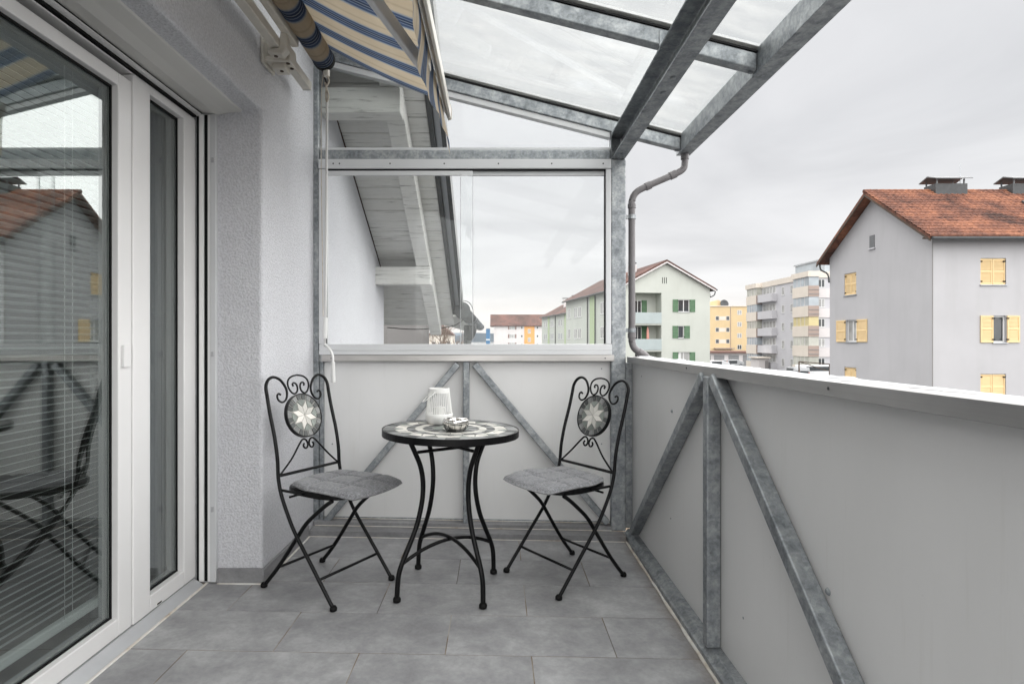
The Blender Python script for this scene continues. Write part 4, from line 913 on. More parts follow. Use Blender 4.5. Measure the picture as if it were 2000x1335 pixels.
# ---- grey house on the right (ridge along X)
gx, gy0, gy1 = 21.1, 28.5, 37.3; ge = 6.3; gr = 9.25; gm = (gy0 + gy1) / 2; gxe = 48
gh = thing('grey_house', 'grey rendered house with orange tiled roof and yellow shutters across the street', 'house', (34, 33, GZ))
fF = ((0, gy0), (1, 0), (0, -1)); fG = ((gx, 0), (0, 1), (-1, 0)); T_ = 0.2
b = MB().extr([(gy0 + T_, GZ), (gy1, GZ), (gy1, ge), (gm, gr - 0.12), (gy0 + T_, ge + 0.12)], 0, gx + T_, gxe)
hF = [(23.42, 24.66, 3.80, 5.08), (24.02, 24.66, 1.00, 2.30), (23.42, 24.66, -1.80, -0.52)] + [(u, u + 1.24, z, z + 1.28) for z in (3.80, 1.0, -1.8) for u in (27.6, 32.0, 37.0)]
hG = [(34.55, 35.75, 3.82, 5.12), (34.45, 35.55, 1.02, 2.32), (34.55, 35.75, -1.80, -0.5)]
skin(b, fF, gx, gxe, GZ, ge, hF, T_); skin(b, fG, gy0 + T_, gy1, GZ, ge, hG, T_)
b.extr([(gy0, ge), (gy1, ge), (gm, gr - 0.12)], 0, gx, gx + T_)
b.build('wall', 'w_grey', gh)
sp = (gr - ge) / (gm - gy0)
def gz(y): return gr - sp * abs(y - gm)
rf2 = MB(); rf2.extr([(gy0 - 0.55, gz(gy0 - .55) + 0.02), (gm, gr + 0.02), (gy1 + 0.55, gz(gy1 + .55) + 0.02), (gy1 + 0.55, gz(gy1 + .55) + 0.14), (gm, gr + 0.16), (gy0 - 0.55, gz(gy0 - .55) + 0.14)], 0, gx - 0.55, gxe + .5)
rf2 = rf2.build('roof', 'tiles', gh)
# rows of roof tiles on the slope facing the balcony
b = MB(); sl2 = math.hypot(gm - gy0 + .6, gz(gm) - gz(gy0 - .6)); nrow = 17
for r in range(nrow):
    ya = gm - (gm - gy0 + 0.62) * (r + 1) / nrow; yb3 = gm - (gm - gy0 + 0.62) * r / nrow
    za, zb3 = gz(ya) + 0.15, gz(yb3) + 0.15
    x = gx - 0.6 + (r % 2) * 0.0
    while x < 37:
        h = 0.065 + random.uniform(-0.008, 0.012); wd_ = 0.30
        # pan with a raised roll: 3-segment profile
        pr_ = [(0, 0.02), (0.09, 0.055), (0.17, 0.02), (0.29, 0.015)]
        lo = [(x + px, ya - 0.02, za + h + pz) for px, pz in pr_]; hi = [(x + px, yb3, zb3 + 0.02 + pz) for px, pz in pr_]
        lo0 = [(x + px, ya - 0.02, za - 0.0) for px, pz in pr_]
        o = len(b.v); b.v += lo + hi + lo0
        for q in range(3): b.f.append((o + q, o + q + 1, o + 5 + q, o + 4 + q)); b.f.append((o + 8 + q, o + 9 + q, o + q + 1, o + q))
        x += wd_
b.build('roof_tiles', 'tiles', rf2, kind='stuff')
b = MB(); x = gx - 0.6
while x < 37: b.tube([(x, gm, gr + 0.17), (x + 0.40, gm, gr + 0.19)], 0.11, 8); x += 0.36
b.build('ridge_tiles', 'tiles', rf2, kind='stuff')
for yy in (gy0 - .6,): MB().tube([(gx - 0.5, yy - 0.06, gz(yy) + 0.04), (gxe, yy - 0.06, gz(yy) + 0.04)], 0.075, 8).build('gutter', 'darkmetal', rf2)
MB().extr([(gy0 - 0.57, gz(gy0 - .57) - 0.10), (gm, gr - 0.10), (gm, gr + 0.018), (gy0 - .57, gz(gy0 - .57) + 0.018)], 0, gx - 0.56, gx - 0.50).build('verge_board', 'rust', rf2)
MB().extr([(gy1 + 0.57, gz(gy1 + .57) - 0.10), (gm, gr - 0.10), (gm, gr + 0.018), (gy1 + .57, gz(gy1 + .57) + 0.018)], 0, gx - 0.56, gx - 0.50).build('verge_board', 'rust', rf2)
MB().tube(cr_([(gx - .35, gy1 + .5, gz(gy1 + .5) - 0.02), (gx - .3, gy1 + .45, gz(gy1 + .5) - 0.35), (gx - .08, gy1 + .1, gz(gy1 + .5) - .65), (gx - .08, gy1 - 0.05, gz(gy1 + .5) - 1.2)], 4), 0.05, 8).build('downpipe', 'darkmetal', rf2, smooth=True)
MB().box(gx - .5, gxe, gy0 - .55, gy0 - 0.01, gz(gy0) - 0.30, gz(gy0) - 0.22).build('eave_board', 'rust', rf2)
for cx0 in (24.2, 28.45):
    ch_ = MB().box(cx0, cx0 + 1.75, gm - 0.45, gm + 0.45, gr - 0.35, gr + 0.50).build('chimney', 'darkmetal', rf2)
    k = MB(); z = gr + 0.72
    for px in (0.1, 1.6):
        for py in (-.4, .4): k.box(cx0 + px - .03, cx0 + px + .03, gm + py - .03, gm + py + .03, gr + 0.5, z + 0.05)
    k.extr([(gm - 0.65, z + 0.0), (gm, z + 0.22), (gm + 0.65, z), (gm + 0.65, z + 0.05), (gm, z + 0.28), (gm - 0.65, z + 0.05)], 0, cx0 - 0.15, cx0 + 1.9)
    k.build('chimney_cap', 'capdark', ch_)
for xr in (25.9, 30.1): MB().tube([(xr, gm, gr + 0.1), (xr, gm, gr + 1.7)], 0.018, 5).build('lightning_rod', 'zinc', rf2)
yk = 30.9
o = MB().hexa([(27.9, yk - .55, gz(yk - .55) + .25), (28.9, yk - .55, gz(yk - .55) + .25), (28.9, yk + .4, gz(yk + .4) + .25), (27.9, yk + .4, gz(yk + .4) + .25), (27.9, yk - .55, gz(yk - .55) + .36), (28.9, yk - .55, gz(yk - .55) + .36), (28.9, yk + .4, gz(yk + .4) + .36), (27.9, yk + .4, gz(yk + .4) + .36)]).build('skylight', 'darkmetal', rf2)
MB().hexa([(28.0, yk - .45, gz(yk - .45) + .365), (28.8, yk - .45, gz(yk - .45) + .365), (28.8, yk + .3, gz(yk + .3) + .365), (28.0, yk + .3, gz(yk + .3) + .365), (28.0, yk - .45, gz(yk - .45) + .38), (28.8, yk - .45, gz(yk - .45) + .38), (28.8, yk + .3, gz(yk + .3) + .38), (28.0, yk + .3, gz(yk + .3) + .38)]).build('pane', 'farcurtain', o)
win(gh, fF, *hF[0], 'dark', 'shut_y', closed=True, rec=0.13); win(gh, fF, *hF[1], 'dark', 'shut_y', sw=0.62, rec=0.13); win(gh, fF, *hF[2], 'dark', 'shut_y', closed=True, rec=0.13)
for h_ in hF[3:]: win(gh, fF, *h_, 'dark', 'shut_y', sw=0.62, rec=0.13)
win(gh, fG, *hG[0], 'curtain', 'shut_y', closed=True, rec=0.13); win(gh, fG, *hG[1], 'curtain', 'shut_y', sw=0.95, rec=0.13); win(gh, fG, *hG[2], 'curtain', 'shut_y', closed=True, rec=0.13)
vw = MB().fbox(fG, 32.85, 33.3, -0.02, 0.02, 6.3, 7.0).build('attic_vent', 'capdark', gh); MB().fbox(fG, 32.8, 33.35, 0.0, 0.08, 6.22, 6.298).build('sill', 'w_lilac', vw)
MB().box(gx - 0.012, gx + 0.02, gy0 - 0.012, gy0 + 0.02, GZ, ge - 0.2).build('corner_bead', 'w_dim', gh)

# ---- mint white block: gable segment and the rows behind it
def rot(a): return ((math.cos(a), math.sin(a)), (math.sin(a), -math.cos(a)))
A8 = R(8); uG, nG = rot(A8)          # gable: u along facade (right), n towards the viewer
GC = (17.9, 62.5); fGab = (GC, uG, nG)
HW = 5.05; EZ, AZ = 6.75, 9.45; LEN = 22.0
mh_ = thing('mint_apartment_block', 'mint white apartment block with green shutters and frosted glass loggias', 'building', (15.5, 72, GZ))
L0, L1 = -3.35, -0.42                 # loggia recess
def gable_z(u): return AZ - (AZ - EZ) * abs(u) / HW
b = MB()
def gprism(b, pts, n0, n1):           # polygon (u, z) in the gable frame
    O, u, n = fGab
    P = lambda a, d, z: (O[0] + u[0] * a + n[0] * d, O[1] + u[1] * a + n[1] * d, z)
    b.prism([P(a, n0, z) for a, z in pts], [P(a, n1, z) for a, z in pts])
LT = 6.15
gprism(b, [(L1, 6.2), (HW, 6.2), (HW, EZ), (0, AZ - .1), (L1, gable_z(L1) - .1)], -LEN, 0)
gprism(b, [(L1, GZ), (HW, GZ), (HW, 6.2), (L1, 6.2)], -LEN, -0.2)
hM = [(1.45, 2.72, 4.15, 5.47), (1.45, 2.10, 1.35, 2.67), (1.45, 2.72, -1.45, -0.13)]
skin(b, fGab, L1, HW, GZ, 6.2, hM, 0.2)
gprism(b, [(-HW, GZ), (L0, GZ), (L0, gable_z(L0) - .1), (-HW, EZ)], -LEN, 0)
gprism(b, [(L0, LT), (L1, LT), (L1, gable_z(L1) - .1), (L0, gable_z(L0) - .1)], -LEN, 0)
gprism(b, [(L0, GZ), (L1, GZ), (L1, LT), (L0, LT)], -LEN, -1.5)
b.build('wall', 'w_green', mh_)
def gable_roof(par, fr, hw, ez, az, ln, m, ov=0.5, nf=0.45):
    O, u, n = fr; b = MB(); P = lambda a, d, z: (O[0] + u[0] * a + n[0] * d, O[1] + u[1] * a + n[1] * d, z)
    s_ = (az - ez) / hw
    pts = [(-hw - ov, ez - s_ * ov), (0, az), (hw + ov, ez - s_ * ov), (hw + ov, ez - s_ * ov + 0.16), (0, az + 0.2), (-hw - ov, ez - s_ * ov + 0.16)]
    b.prism([P(a, -ln - 0.3, z) for a, z in pts], [P(a, nf, z) for a, z in pts]); r_ = b.build('roof', m, par)
    g = MB(); pts = [(-hw - ov, ez - s_ * ov - .16), (0, az - .16), (hw + ov, ez - s_ * ov - .16), (hw + ov, ez - s_ * ov - .003), (0, az - .003), (-hw - ov, ez - s_ * ov - .003)]
    g.prism([P(a, nf - 0.06, z) for a, z in pts], [P(a, nf - 0.005, z) for a, z in pts]); g.build('verge_board', 'w_white', r_)
    for sgn in (-1, 1):
        a = sgn * (hw + ov + 0.06); z = ez - s_ * ov + 0.02
        MB().tube([P(a, nf, z), P(a, -ln, z)], 0.09, 8).build('gutter', 'darkmetal', r_)
    return r_
r_ = gable_roof(mh_, fGab, HW, EZ, AZ, LEN, 'tiles_far')
O = GC
PG = lambda a, d, z: (O[0] + uG[0] * a + nG[0] * d, O[1] + uG[1] * a + nG[1] * d, z)
MB().tube(cr_([PG(HW + .5, .2, EZ - .3), PG(HW + .45, .1, EZ - .75), PG(HW + .1, -.1, EZ - 1.0), PG(HW + .08, -.3, EZ - 1.2), PG(HW + .08, -.3, GZ)], 4), 0.06, 8).build('downpipe', 'darkmetal', r_, smooth=True)
for dd in (-5.5, -9.0, -13):
    k = MB().fbox(fGab, -1.9, -1.2, dd - 0.5, dd + 0.5, AZ - 1.4, AZ + 0.25).build('chimney', 'w_white', r_)
    MB().lathe([(0.05, 0.35), (0.5, 0.30), (0.5, 0.36), (0.1, 0.5)], 12, PG(-1.55, dd, AZ + 0.2)).build('chimney_cap', 'dark', k)
for zz, st in ((4.15, 'full'), (1.35, 'half'), (-1.45, 'full')):
    if st == 'full': win(mh_, fGab, 1.45, 2.72, zz, zz + 1.32, 'dark' if zz > 0 else 'curtain', 'shut_g', sw=0.62, rec=0.12)
    else: win(mh_, fGab, 1.45, 2.10, zz, zz + 1.32, 'dark', 'shut_g', sw=0.64, rec=0.12)
    fR = (PG(0, -1.5, 0)[:2], uG, nG)
    win(mh_, fR, -2.95, -2.05, zz - 0.5 if zz < 0 else zz - 0.3, zz + 1.3, 'dark', 'shut_g', sw=0.6, sill=False)
    o = MB().fbox(fGab, L0, L1 - 0.01, -1.48, 0.02, zz - 1.42, zz - 1.22).build('loggia_slab', 'w_green', mh_)
    MB().fbox(fGab, L0 + 0.02, L1 - 0.02, 0.03, 0.08, zz - 1.25, zz - 0.08).build('loggia_glass', 'frost', mh_)
for k in range(3): MB().fbox(fGab, -0.35 + 0.22 * k, -0.28 + 0.22 * k, -0.02, 0.012, 7.15, 7.8).build('vent_slit', 'dark', mh_)
ps = thing('folded_parasol', 'folded salmon parasol on the lower loggia of the mint block', 'parasol', PG(-1.75, -0.5, 0.02))
pb = PG(-1.75, -0.5, 0)
MB().lathe([(0.10, 0.9), (0.17, 1.2), (0.11, 2.3), (0.02, 2.65)], 10, (pb[0], pb[1], 0.0)).build('folded_cloth', 'pink', ps, smooth=True)
MB().tube([(pb[0], pb[1], 0.12), (pb[0], pb[1], 2.8)], 0.025, 8).build('pole', 'white', ps); MB().lathe([(0.25, 0.12), (0.25, 0.2)], 12, (pb[0], pb[1], 0)).build('foot', 'galv', ps)
# street side facade of the mint block (faces the balcony's left)
near = PG(-HW, 0, 0); vW = (-nG[0], -nG[1]); fW = (near[:2], vW, (-uG[0], -uG[1]))
for zz in (4.15, 1.35, -1.45):
    for u0 in (5.0, 14.3, 16.2, 1.8, 19.6): win(mh_, fW, u0, u0 + 1.4, zz, zz + 1.35, 'curtain', None)
MB().fbox(fW, 8.25, 10.3, 0.0, 0.10, GZ, EZ - 0.3).build('stair_strip', 'w_greenstrip', mh_)
for u0 in (8.1, 11.2): MB().tube([(near[0] + vW[0] * u0 - uG[0] * .12, near[1] + vW[1] * u0 - uG[1] * .12, EZ - 0.3), (near[0] + vW[0] * u0 - uG[0] * .12, near[1] + vW[1] * u0 - uG[1] * .12, GZ)], 0.07, 8).build('downpipe', 'darkmetal', mh_)
# second row segment, further along
GC2 = (14.2 + 5.05 * uG[0], 115 + 5.05 * uG[1]); fGab2 = (GC2, uG, nG)
m2_ = thing('mint_row_block', 'long pale mint block with narrow green strips further along the same street', 'building', (17, 127, GZ))
O2 = GC2; P2 = lambda a, d, z: (O2[0] + uG[0] * a + nG[0] * d, O2[1] + uG[1] * a + nG[1] * d, z)
b = MB(); pts = [(-HW, GZ), (HW, GZ), (HW, EZ), (0, AZ - .1), (-HW, EZ)]; b.prism([P2(a, -25, z) for a, z in pts], [P2(a, 0, z) for a, z in pts]); b.build('wall', 'w_green', m2_)
gable_roof(m2_, fGab2, HW, EZ, AZ, 25, 'tiles_far')
n2 = P2(-HW, 0, 0); fW2 = (n2[:2], vW, (-uG[0], -uG[1]))
for zz in (4.15, 1.35, -1.45):
    for u0 in (5.5, 7.4, 13.0, 14.6, 19.5, 21.2): win(m2_, fW2, u0, u0 + 1.4, zz, zz + 1.35, 'curtain', None)
for u0 in (2.2, 17.0): MB().fbox(fW2, u0, u0 + 1.3, 0, 0.1, GZ, EZ - .3).build('stair_strip', 'w_greenstrip', m2_)
for u0 in (11.0,): MB().tube([(n2[0] + vW[0] * u0 - .15, n2[1] + vW[1] * u0, EZ - .3), (n2[0] + vW[0] * u0 - .15, n2[1] + vW[1] * u0, GZ)], 0.09, 8).build('downpipe', 'darkmetal', m2_)
for dd in (-7, -15):
    p = P2(-1.5, dd, AZ - 0.6); k = MB().box(p[0] - .8, p[0] + .8, p[1] - .5, p[1] + .5, p[2] - .8, p[2] + 1.2).build('chimney', 'w_white', m2_)
    MB().box(p[0] - 1.1, p[0] + 1.1, p[1] - .7, p[1] + .7, p[2] + 1.55, p[2] + 1.65).build('chimney_cap', 'darkmetal', k)
# ---- white block with orange stripe
d3 = 196.0; k3 = 1150 / d3; X3 = lambda px: (px - 970) / k3; Z3 = lambda py: 1.09 + (665 - py) / k3
wo_ = thing('white_orange_block', 'white block with orange stripe and brown roof at the far street end', 'building', (6, d3 + 5, GZ))
MB().box(X3(964.5), X3(1066), d3, d3 + 11, GZ, Z3(634)).build('wall', 'w_white', wo_)
b = MB().extr([(d3 - 0.7, Z3(635.5)), (d3 + 5.5, Z3(612.5)), (d3 + 11.7, Z3(635.5)), (d3 + 11.7, Z3(636.8)), (d3 - .7, Z3(636.8))], 0, X3(957.5), X3(1070)); b.build('roof', 'tiles_far', wo_)
f3 = ((0, d3), (1, 0), (0, -1))
MB().fbox(f3, X3(1024), X3(1044), 0.0, 0.12, GZ, Z3(634.5)).build('orange_strip', 'w_orange', wo_)
f3b = ((0, d3 - 0.12), (1, 0), (0, -1))
for py in (635.8, 652.4, 668.8):
    win(wo_, f3, X3(995), X3(1006), Z3(py + 7.5), Z3(py), 'curtain', 'shut_b', sw=0.45, split=3, sill=False)
    for px in (1017.5, 1048): win(wo_, f3, X3(px), X3(px + 3.4), Z3(py + 6), Z3(py + 1.5), 'dark', None, sill=False)
    win(wo_, f3b, X3(1031), X3(1036.5), Z3(py + 15), Z3(py + 6.5), 'curtain', None, sill=False)
# ---- yellow block and garages
d4 = 146.0; k4 = 1150 / d4; X4 = lambda px: (px - 970) / k4; Z4 = lambda py: 1.09 + (665 - py) / k4
yb_ = thing('yellow_block', 'yellow flat roofed apartment block behind the row of garages', 'building', (57, d4 + 6, GZ))
MB().box(X4(1380), X4(1466), d4, d4 + 12, GZ, Z4(598.5)).build('wall', 'w_yellow', yb_)
MB().box(X4(1379), X4(1467), d4 - .2, d4 + 12.2, Z4(598.5), Z4(596.8)).build('parapet_edge', 'w_cream', yb_)
MB().extr([(X4(1384), Z4(596.5)), (X4(1415), Z4(596.5)), (X4(1413), Z4(586)), (X4(1408), Z4(584.5)), (X4(1386), Z4(590))], 1, d4 + 2, d4 + 7).build('roof_house', 'w_yellow', yb_)
MB().lathe([(0.05, 0), (1.0, 0.25), (1.05, 0.3), (0.1, 0.1)], 18).build('satellite_dish', 'darkmetal', yb_)
o = [k for k in yb_.children if k.name.startswith('satellite')][0]; o.rotation_euler = (R(75), 0, 0); o.location = Vector((X4(1419), d4 + 1.5, Z4(592.5))) - ORG[yb_.name]
f4 = ((0, d4), (1, 0), (0, -1))
for py in (617, 639.5, 662):
    for px in (1397.5, 1418): win(yb_, f4, X4(px), X4(px + 7), Z4(py + 8.5), Z4(py), 'dark', None, sill=False)
    MB().fbox(f4, X4(1405.5), X4(1417), 0.001, 0.03, Z4(py + 8), Z4(py + .5)).build('wall_panel', 'w_cream', yb_)
for py in (605.5, 628.5, 650.5, 673): win(yb_, f4, X4(1440), X4(1448.5), Z4(py + 9), Z4(py), 'dark' if py > 660 else 'curtain', None, sill=False)
MB().fbox(f4, X4(1394), X4(1431), 0.02, 1.4, Z4(681), Z4(679)).build('entrance_canopy', 'w_brown', yb_)
MB().fbox(f4, X4(1426.3), X4(1427.3), 0, 0.1, GZ, Z4(598.5)).build('downpipe', 'w_brown', yb_)
d5 = 128.0; k5 = 1150 / d5; X5 = lambda px: (px - 970) / k5; Z5 = lambda py: 1.09 + (665 - py) / k5
gr_ = thing('garage_row', 'low white garage row with grey doors in front of the yellow block', 'garage', (51, d5 + 3, GZ))
MB().box(X5(1378), X5(1470), d5, d5 + 6, GZ, Z5(689)).build('wall', 'w_white', gr_); MB().box(X5(1376), X5(1471), d5 - .6, d5 + 6.4, Z5(689), Z5(685.3)).build('roof', 'redeave', gr_)
for px in (1368, 1394.5, 1423, 1451): MB().box(X5(px), X5(px + 20), d5 - 0.06, d5 - 0.005, GZ, Z5(693)).build('garage_door', 'garage', gr_)
# ---- balcony block
bb = thing('balcony_block', 'pale apartment block with glazed corner balconies and cream parapet bands', 'building', (48, 95, GZ))
b = MB(); b.box(46.0, 58, 85.4, 107, GZ, 10.9); b.build('wall', 'w_lilac', bb)
MB().box(45.85, 58.2, 85.2, 107.2, 10.2, 11.1).build('cornice', 'w_cream', bb)
MB().box(48.2, 54, 86.5, 95, 11.1, 13.0).build('roof_house', 'greyglass', bb); MB().box(48.0, 54.2, 86.3, 95.2, 13.0, 13.2).build('cornice', 'zinc', bb)
st_h = 2.86
def bay(x0, x1, y0, y1, top, glz):
    # stacked corner balconies: parapet band, glazing and slab on every storey, each its own part
    MB().box(x0 - .12, x1 + .1, y0 - .12, y1 + .12, top - 0.75, top + 0.02).build('cornice', 'w_cream', bb)
    z = top - 0.75; s_ = 0
    while z > GZ + 1:
        zp_ = z - 1.30; zq = z - st_h
        g = glz[s_ % len(glz)]
        MB().box(x0 + .10, x1, y0 + .10, y1 - .1, zp_, z).build('balcony_glazing', g, bb)
        for i in range(1, 4):
            yy = y0 + .1 + (y1 - y0 - .2) * i / 4; MB().box(x0 + .07, x0 + .099, yy - .04, yy + .04, zp_ + .002, z - .002).build('glazing_bar', 'w_white', bb)
        MB().box(x0, x0 + 0.12, y0 + 0.13, y1, zq, zp_ - .002).build('balcony_parapet', 'w_cream', bb)
        MB().box(x0 + .002, x1, y0, y0 + 0.12, zq + .002, zp_ - .004).build('balcony_side', 'w_brown', bb)
        for q in (0.32, 0.95): MB().box(x0 + .01, x1, y0 - .05, y0 - .001, zq + q, zq + q + .10).build('side_band', 'w_dim', bb)
        MB().box(x0 + .13, x1, y0 + .13, y1 - .02, zq + .01, zq + .22).build('balcony_slab', 'w_lilac', bb)
        z -= st_h; s_ += 1
bay(44.5, 46.0, 84.0, 88.6, 11.0, ['greyglass', 'greyglass', 'yelblind', 'beigeglass', 'beigeglass'])
bay(45.0, 46.0, 102.0, 106.2, 11.0, ['beigeglass', 'greyglass', 'beigeglass', 'greyglass', 'greyglass'])
fB = ((46.0, 0), (0, -1), (-1, 0)); fE = ((0, 85.4), (1, 0), (0, -1))
for k in range(6):
    zz = 8.95 - st_h * k
    for y0 in (91.6, 94.4): win(bb, fB, -y0 - 0.6, -y0 + 0.3, zz - .55, zz + 0.75, 'curtain', None)
    win(bb, fB, -101.6, -97.0, zz, zz + 1.15, 'curtain', None, split=4, sill=False)
    MB().fbox(fB, -101.8, -96.6, 0.0, 0.9, zz - 1.35, zz - 0.05).build('balcony_parapet', 'w_lilac', bb)
    win(bb, fE, 46.6, 47.6, zz - .15, zz + 1.05, 'dark' if k % 2 == 0 else 'curtain', None)
    MB().fbox(fE, 46.1, 50, 0.0, 0.15, zz - 1.65, zz - .3).build('balcony_parapet', 'w_white', bb)
# ---- things in the yard: hut, van, frame, car
ht = thing('yard_hut', 'small white hut with a flat roof in front of the balcony block', 'hut', (44.6, 99.0, GZ))
MB().box(43.2, 46.0 - 1.2, 97, 100, GZ, -1.80).build('wall', 'w_white', ht); MB().box(42.9, 45.0, 96.6, 100.4, -1.80, -1.6).build('roof', 'w_cream', ht); MB().box(44.2, 44.75, 96.94, 96.995, GZ, -2.2).build('door', 'w_dim', ht)
def van(label, x, y, ang, body, L=5.0, W=1.95, H=2.1, nm='parked_van'):
    v = thing(nm, label, 'van' if nm == 'parked_van' else 'car', (0, 0, 0), local=True)
    zl = 0.35
    MB().extr([(-L / 2, zl), (L / 2, zl), (L / 2, zl + .55), (L / 2 - .15, zl + .75), (L / 2 - .95, zl + .95), (L / 2 - 1.6, H), (-L / 2 + .08, H), (-L / 2, H - .4)], 1, -W / 2, W / 2).build('body', body, v, bevel=0.08)
    for sx in (-1, 1):
        for sy in (-1, 1):
            w = MB().tube([(sx * L * .31, sy * (W / 2 - .22), 0.33), (sx * L * .31, sy * (W / 2 + .01), 0.33)], 0.33, 16).build('wheel', 'rubber', v)
            MB().tube([(sx * L * .31, sy * (W / 2 + .01), 0.33), (sx * L * .31, sy * (W / 2 + .02), 0.33)], 0.19, 12).build('rim', 'galv', w)
    for sy in (-1, 1): MB().box(-L / 2 + 0.4, L / 2 - 1.75, sy * (W / 2 + .003) - .004, sy * (W / 2 + .003) + .004, H - .75, H - .18).build('side_window', 'farglass', v)
    MB().box(-L / 2 - .012, -L / 2 + 0.02, -W / 2 + .2, W / 2 - .2, H - .95, H - .45).build('rear_window', 'farglass', v)
    MB().hexa([(L / 2 - .93, -W / 2 + .15, zl + 1.0), (L / 2 - .93, W / 2 - .15, zl + 1.0), (L / 2 - .97, W / 2 - .15, zl + 1.0), (L / 2 - .97, -W / 2 + .15, zl + 1.0), (L / 2 - 1.52, -W / 2 + .2, H - .1), (L / 2 - 1.52, W / 2 - .2, H - .1), (L / 2 - 1.6, W / 2 - .2, H - .12), (L / 2 - 1.6, -W / 2 + .2, H - .12)]).build('windscreen', 'farglass', v)
    for sy in (-1, 1):
        MB().box(-L / 2 - .014, -L / 2 + .02, sy * (W / 2 - .12) - .06, sy * (W / 2 - .12) + .06, 1.0, 1.4).build('tail_light', 'pink', v)
        MB().box(L / 2 - .02, L / 2 + .014, sy * (W / 2 - .3) - .14, sy * (W / 2 - .3) + .14, .78, .9).build('headlight', 'white', v)
    v.location = (x, y, GZ); v.rotation_euler = (0, 0, ang); return v
van('silver grey van parked beside the rusty frame in the yard', 38.9, 76.5, R(80), 'carsilver', 4.6, 1.9, 2.0)
van('white delivery van parked behind the rusty steel frame', 41.9, 76.5, R(3), 'vanwhite', 5.4, 2.0, 2.25)
van('silver car parked by the white garage doors', 48.5, 121, R(20), 'carsilver', 4.2, 1.8, 1.5, 'parked_car')
van('white car parked in front of the yellow block garages', 43.5, 116, R(12), 'vanwhite', 4.3, 1.8, 1.5, 'parked_car')
fm = thing('steel_frame', 'rusty brown steel frame with diagonal bar standing in the yard', 'frame', (41, 75, GZ))
fx0, fx1, fy = 37.75, 41.55, 73.5; zt_ = 1.09 - 41 * fy / 1150
for x in (fx0, fx1): MB().box(x - .06, x + .06, fy - .06, fy + .06, GZ, zt_ - (0.3 if x == fx1 else 0)).build('post', 'rust', fm)
MB().bar((fx0, fy, zt_), (fx1, fy, zt_ - .3), 0.11, 0.12).build('top_bar', 'rust', fm); MB().bar((fx0 + .2, fy + .08, zt_ - .05), (fx1 - .3, fy + .08, zt_ - 1.1), 0.08, 0.09).build('diagonal_bar', 'rust', fm)

# ---- low wing past the house: gutter, soffit, grey wall
wg = thing('house_wing', 'lower wing beyond the house with dark gutter and grey wall', 'building', (-1.6, 9, GZ))
MB().box(-2.6, -1.06, 9.0, 9.35, GZ, 1.52).build('wall', 'w_dim', wg, bevel=0.10, seg=4)
MB().extr([(-0.44, 1.40), (-0.72, 1.52), (-0.72, 1.58), (-0.40, 1.445)], 1, 6.3, 14).build('roof', 'tiles_far', wg)
MB().hexa([(-0.72, 6.3, 1.31), (-0.44, 6.3, 1.35), (-0.44, 14, 1.35), (-0.72, 14, 1.31), (-0.72, 6.3, 1.33), (-0.44, 6.3, 1.37), (-0.44, 14, 1.37), (-0.72, 14, 1.33)]).build('soffit', 'board', wg)
b = MB(); n = 10
for j, yy in enumerate((5.9, 12.6)):
    for i in range(n + 1):
        t = math.pi + math.pi * i / n
        for rr in (0.083, 0.076): b.v.append((-0.345 + rr * math.cos(t), yy, 1.395 + rr * math.sin(t)))
for i in range(n):
    q = 2 * i; w = 2 * (n + 1); b.f += [(q, q + w, q + w + 2, q + 2), (q + 1, q + 3, q + w + 3, q + w + 1), (q, q + 2, q + 3, q + 1)]
gt = b.build('gutter', 'darkmetal', wg, smooth=True)
b = MB().lathe([(0.082, 0), (0.082, 0.004)], 20); o = b.build('gutter_end', 'darkmetal', gt); o.rotation_euler = (R(90), 0, 0); o.location = Vector((-0.345, 5.90, 1.395)) - ORG[gt.name]
for i in range(9):
    yy = 7.6 + i * 0.55; MB().tube([(-0.345 + 0.088 * math.cos(math.pi + math.pi * k / 10), yy, 1.395 + 0.088 * math.sin(math.pi + math.pi * k / 10)) for k in range(11)], 0.007, 6).build('gutter_bracket', 'galv', gt)
MB().tube(cr_([(-0.345, 8.4, 1.32), (-0.345, 8.4, 1.22), (-0.40, 8.5, 1.10), (-0.42, 8.5, 0.9), (-0.42, 8.5, GZ)], 4), 0.055, 10).build('downpipe', 'darkmetal', wg, smooth=True)
MB().tube(cr_([(-0.42, 6.0, 1.50), (-0.30, 6.0, 1.49), (-0.255, 6.1, 1.44), (-0.25, 6.3, 1.38)], 6), 0.004, 6).build('lightning_wire', 'darkmetal', wg)
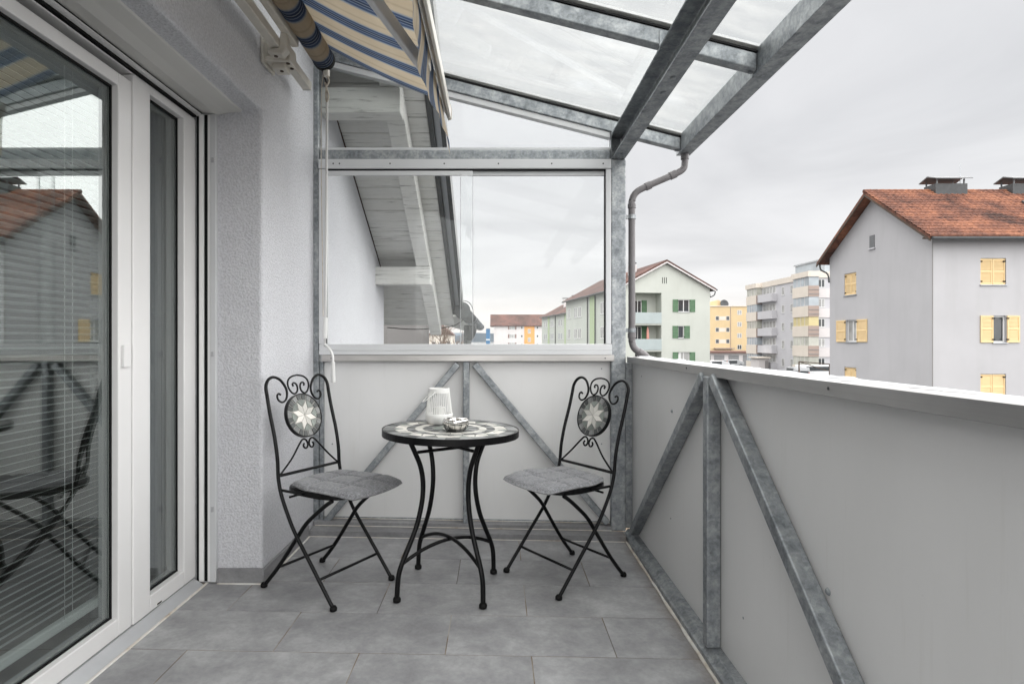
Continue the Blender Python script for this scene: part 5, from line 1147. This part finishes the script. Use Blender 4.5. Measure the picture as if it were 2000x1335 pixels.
cb_ = MB().tube(cr_([(-1.04, 5.6, 1.215), (-0.8, 5.95, 1.205), (-0.48, 6.2, 1.24), (-0.36, 6.3, 1.31)], 8), 0.0045, 6).build('overhead_cable', 'dark', None, smooth=True); tag(cb_, 'thin black cable strung from the house corner towards the dark gutter', 'cable')
# ---- distant bits seen past the eaves
vh = thing('village_house', 'small cream village house with grey roof in the distance past the eaves', 'house', (-12, 120, GZ))
MB().box(-13.6, -8.8, 118, 124, GZ, 2.2).build('wall', 'w_cream', vh); MB().extr([(-13.9, 2.2), (-8.5, 2.2), (-11.2, 4.3)], 1, 117.6, 124.4).build('roof', 'tiles_far', vh)
fv = ((0, 118), (1, 0), (0, -1))
for u in (-13, -11.5, -10): win(vh, fv, u, u + 0.8, -0.6, 0.9, 'dark', None, sill=False)
bh = thing('blue_shed', 'blue clad building in the distance between the gutter and the white block', 'building', (-3.5, 150, GZ))
MB().box(-2.7, -1.75, 150, 158, GZ, 4.1).build('wall', 'blue', bh); MB().box(-2.75, -1.7, 149.8, 158.2, 4.1, 4.3).build('roof', 'zinc', bh); MB().box(-2.7, -1.75, 149.94, 149.99, 1.2, 1.5).build('band', 'white', bh)
def bare_tree(label, x, y, h, seed, spread):
    rnd = random.Random(seed); t = thing('bare_tree', label, 'tree', (x, y, GZ), 'bare trees behind the eaves')
    tr = MB(); cr2 = MB()
    def grow(p, d, ln, r, lev):
        q = p + d * ln; (tr if lev < 2 else cr2).tube([p, (p + q) / 2 + Vector((rnd.uniform(-1, 1), rnd.uniform(-1, 1), 0)) * ln * .05, q], [r, r * .85, r * .65], 6 if lev < 2 else 4)
        if lev < 5:
            for _ in range(3 if lev < 4 else 4):
                dd = (d + Vector((rnd.uniform(-1, 1), rnd.uniform(-1, 1), rnd.uniform(-.2, .8))) * spread).normalized(); grow(p.lerp(q, rnd.uniform(.55, 1)), dd, ln * rnd.uniform(.58, .8), r * .6, lev + 1)
    grow(Vector((x, y, GZ)), Vector((0, 0, 1)), h * .32, h * .018, 0)
    tr.build('trunk', 'twig', t); cr2.build('crown', 'twig', t); return t
bare_tree('bare brown tree with a wide twiggy crown past the eaves', -4.0, 46, 8.6, 3, .7); bare_tree('bare brown tree beside the cream village house', -6.0, 60, 8.4, 5, .75)
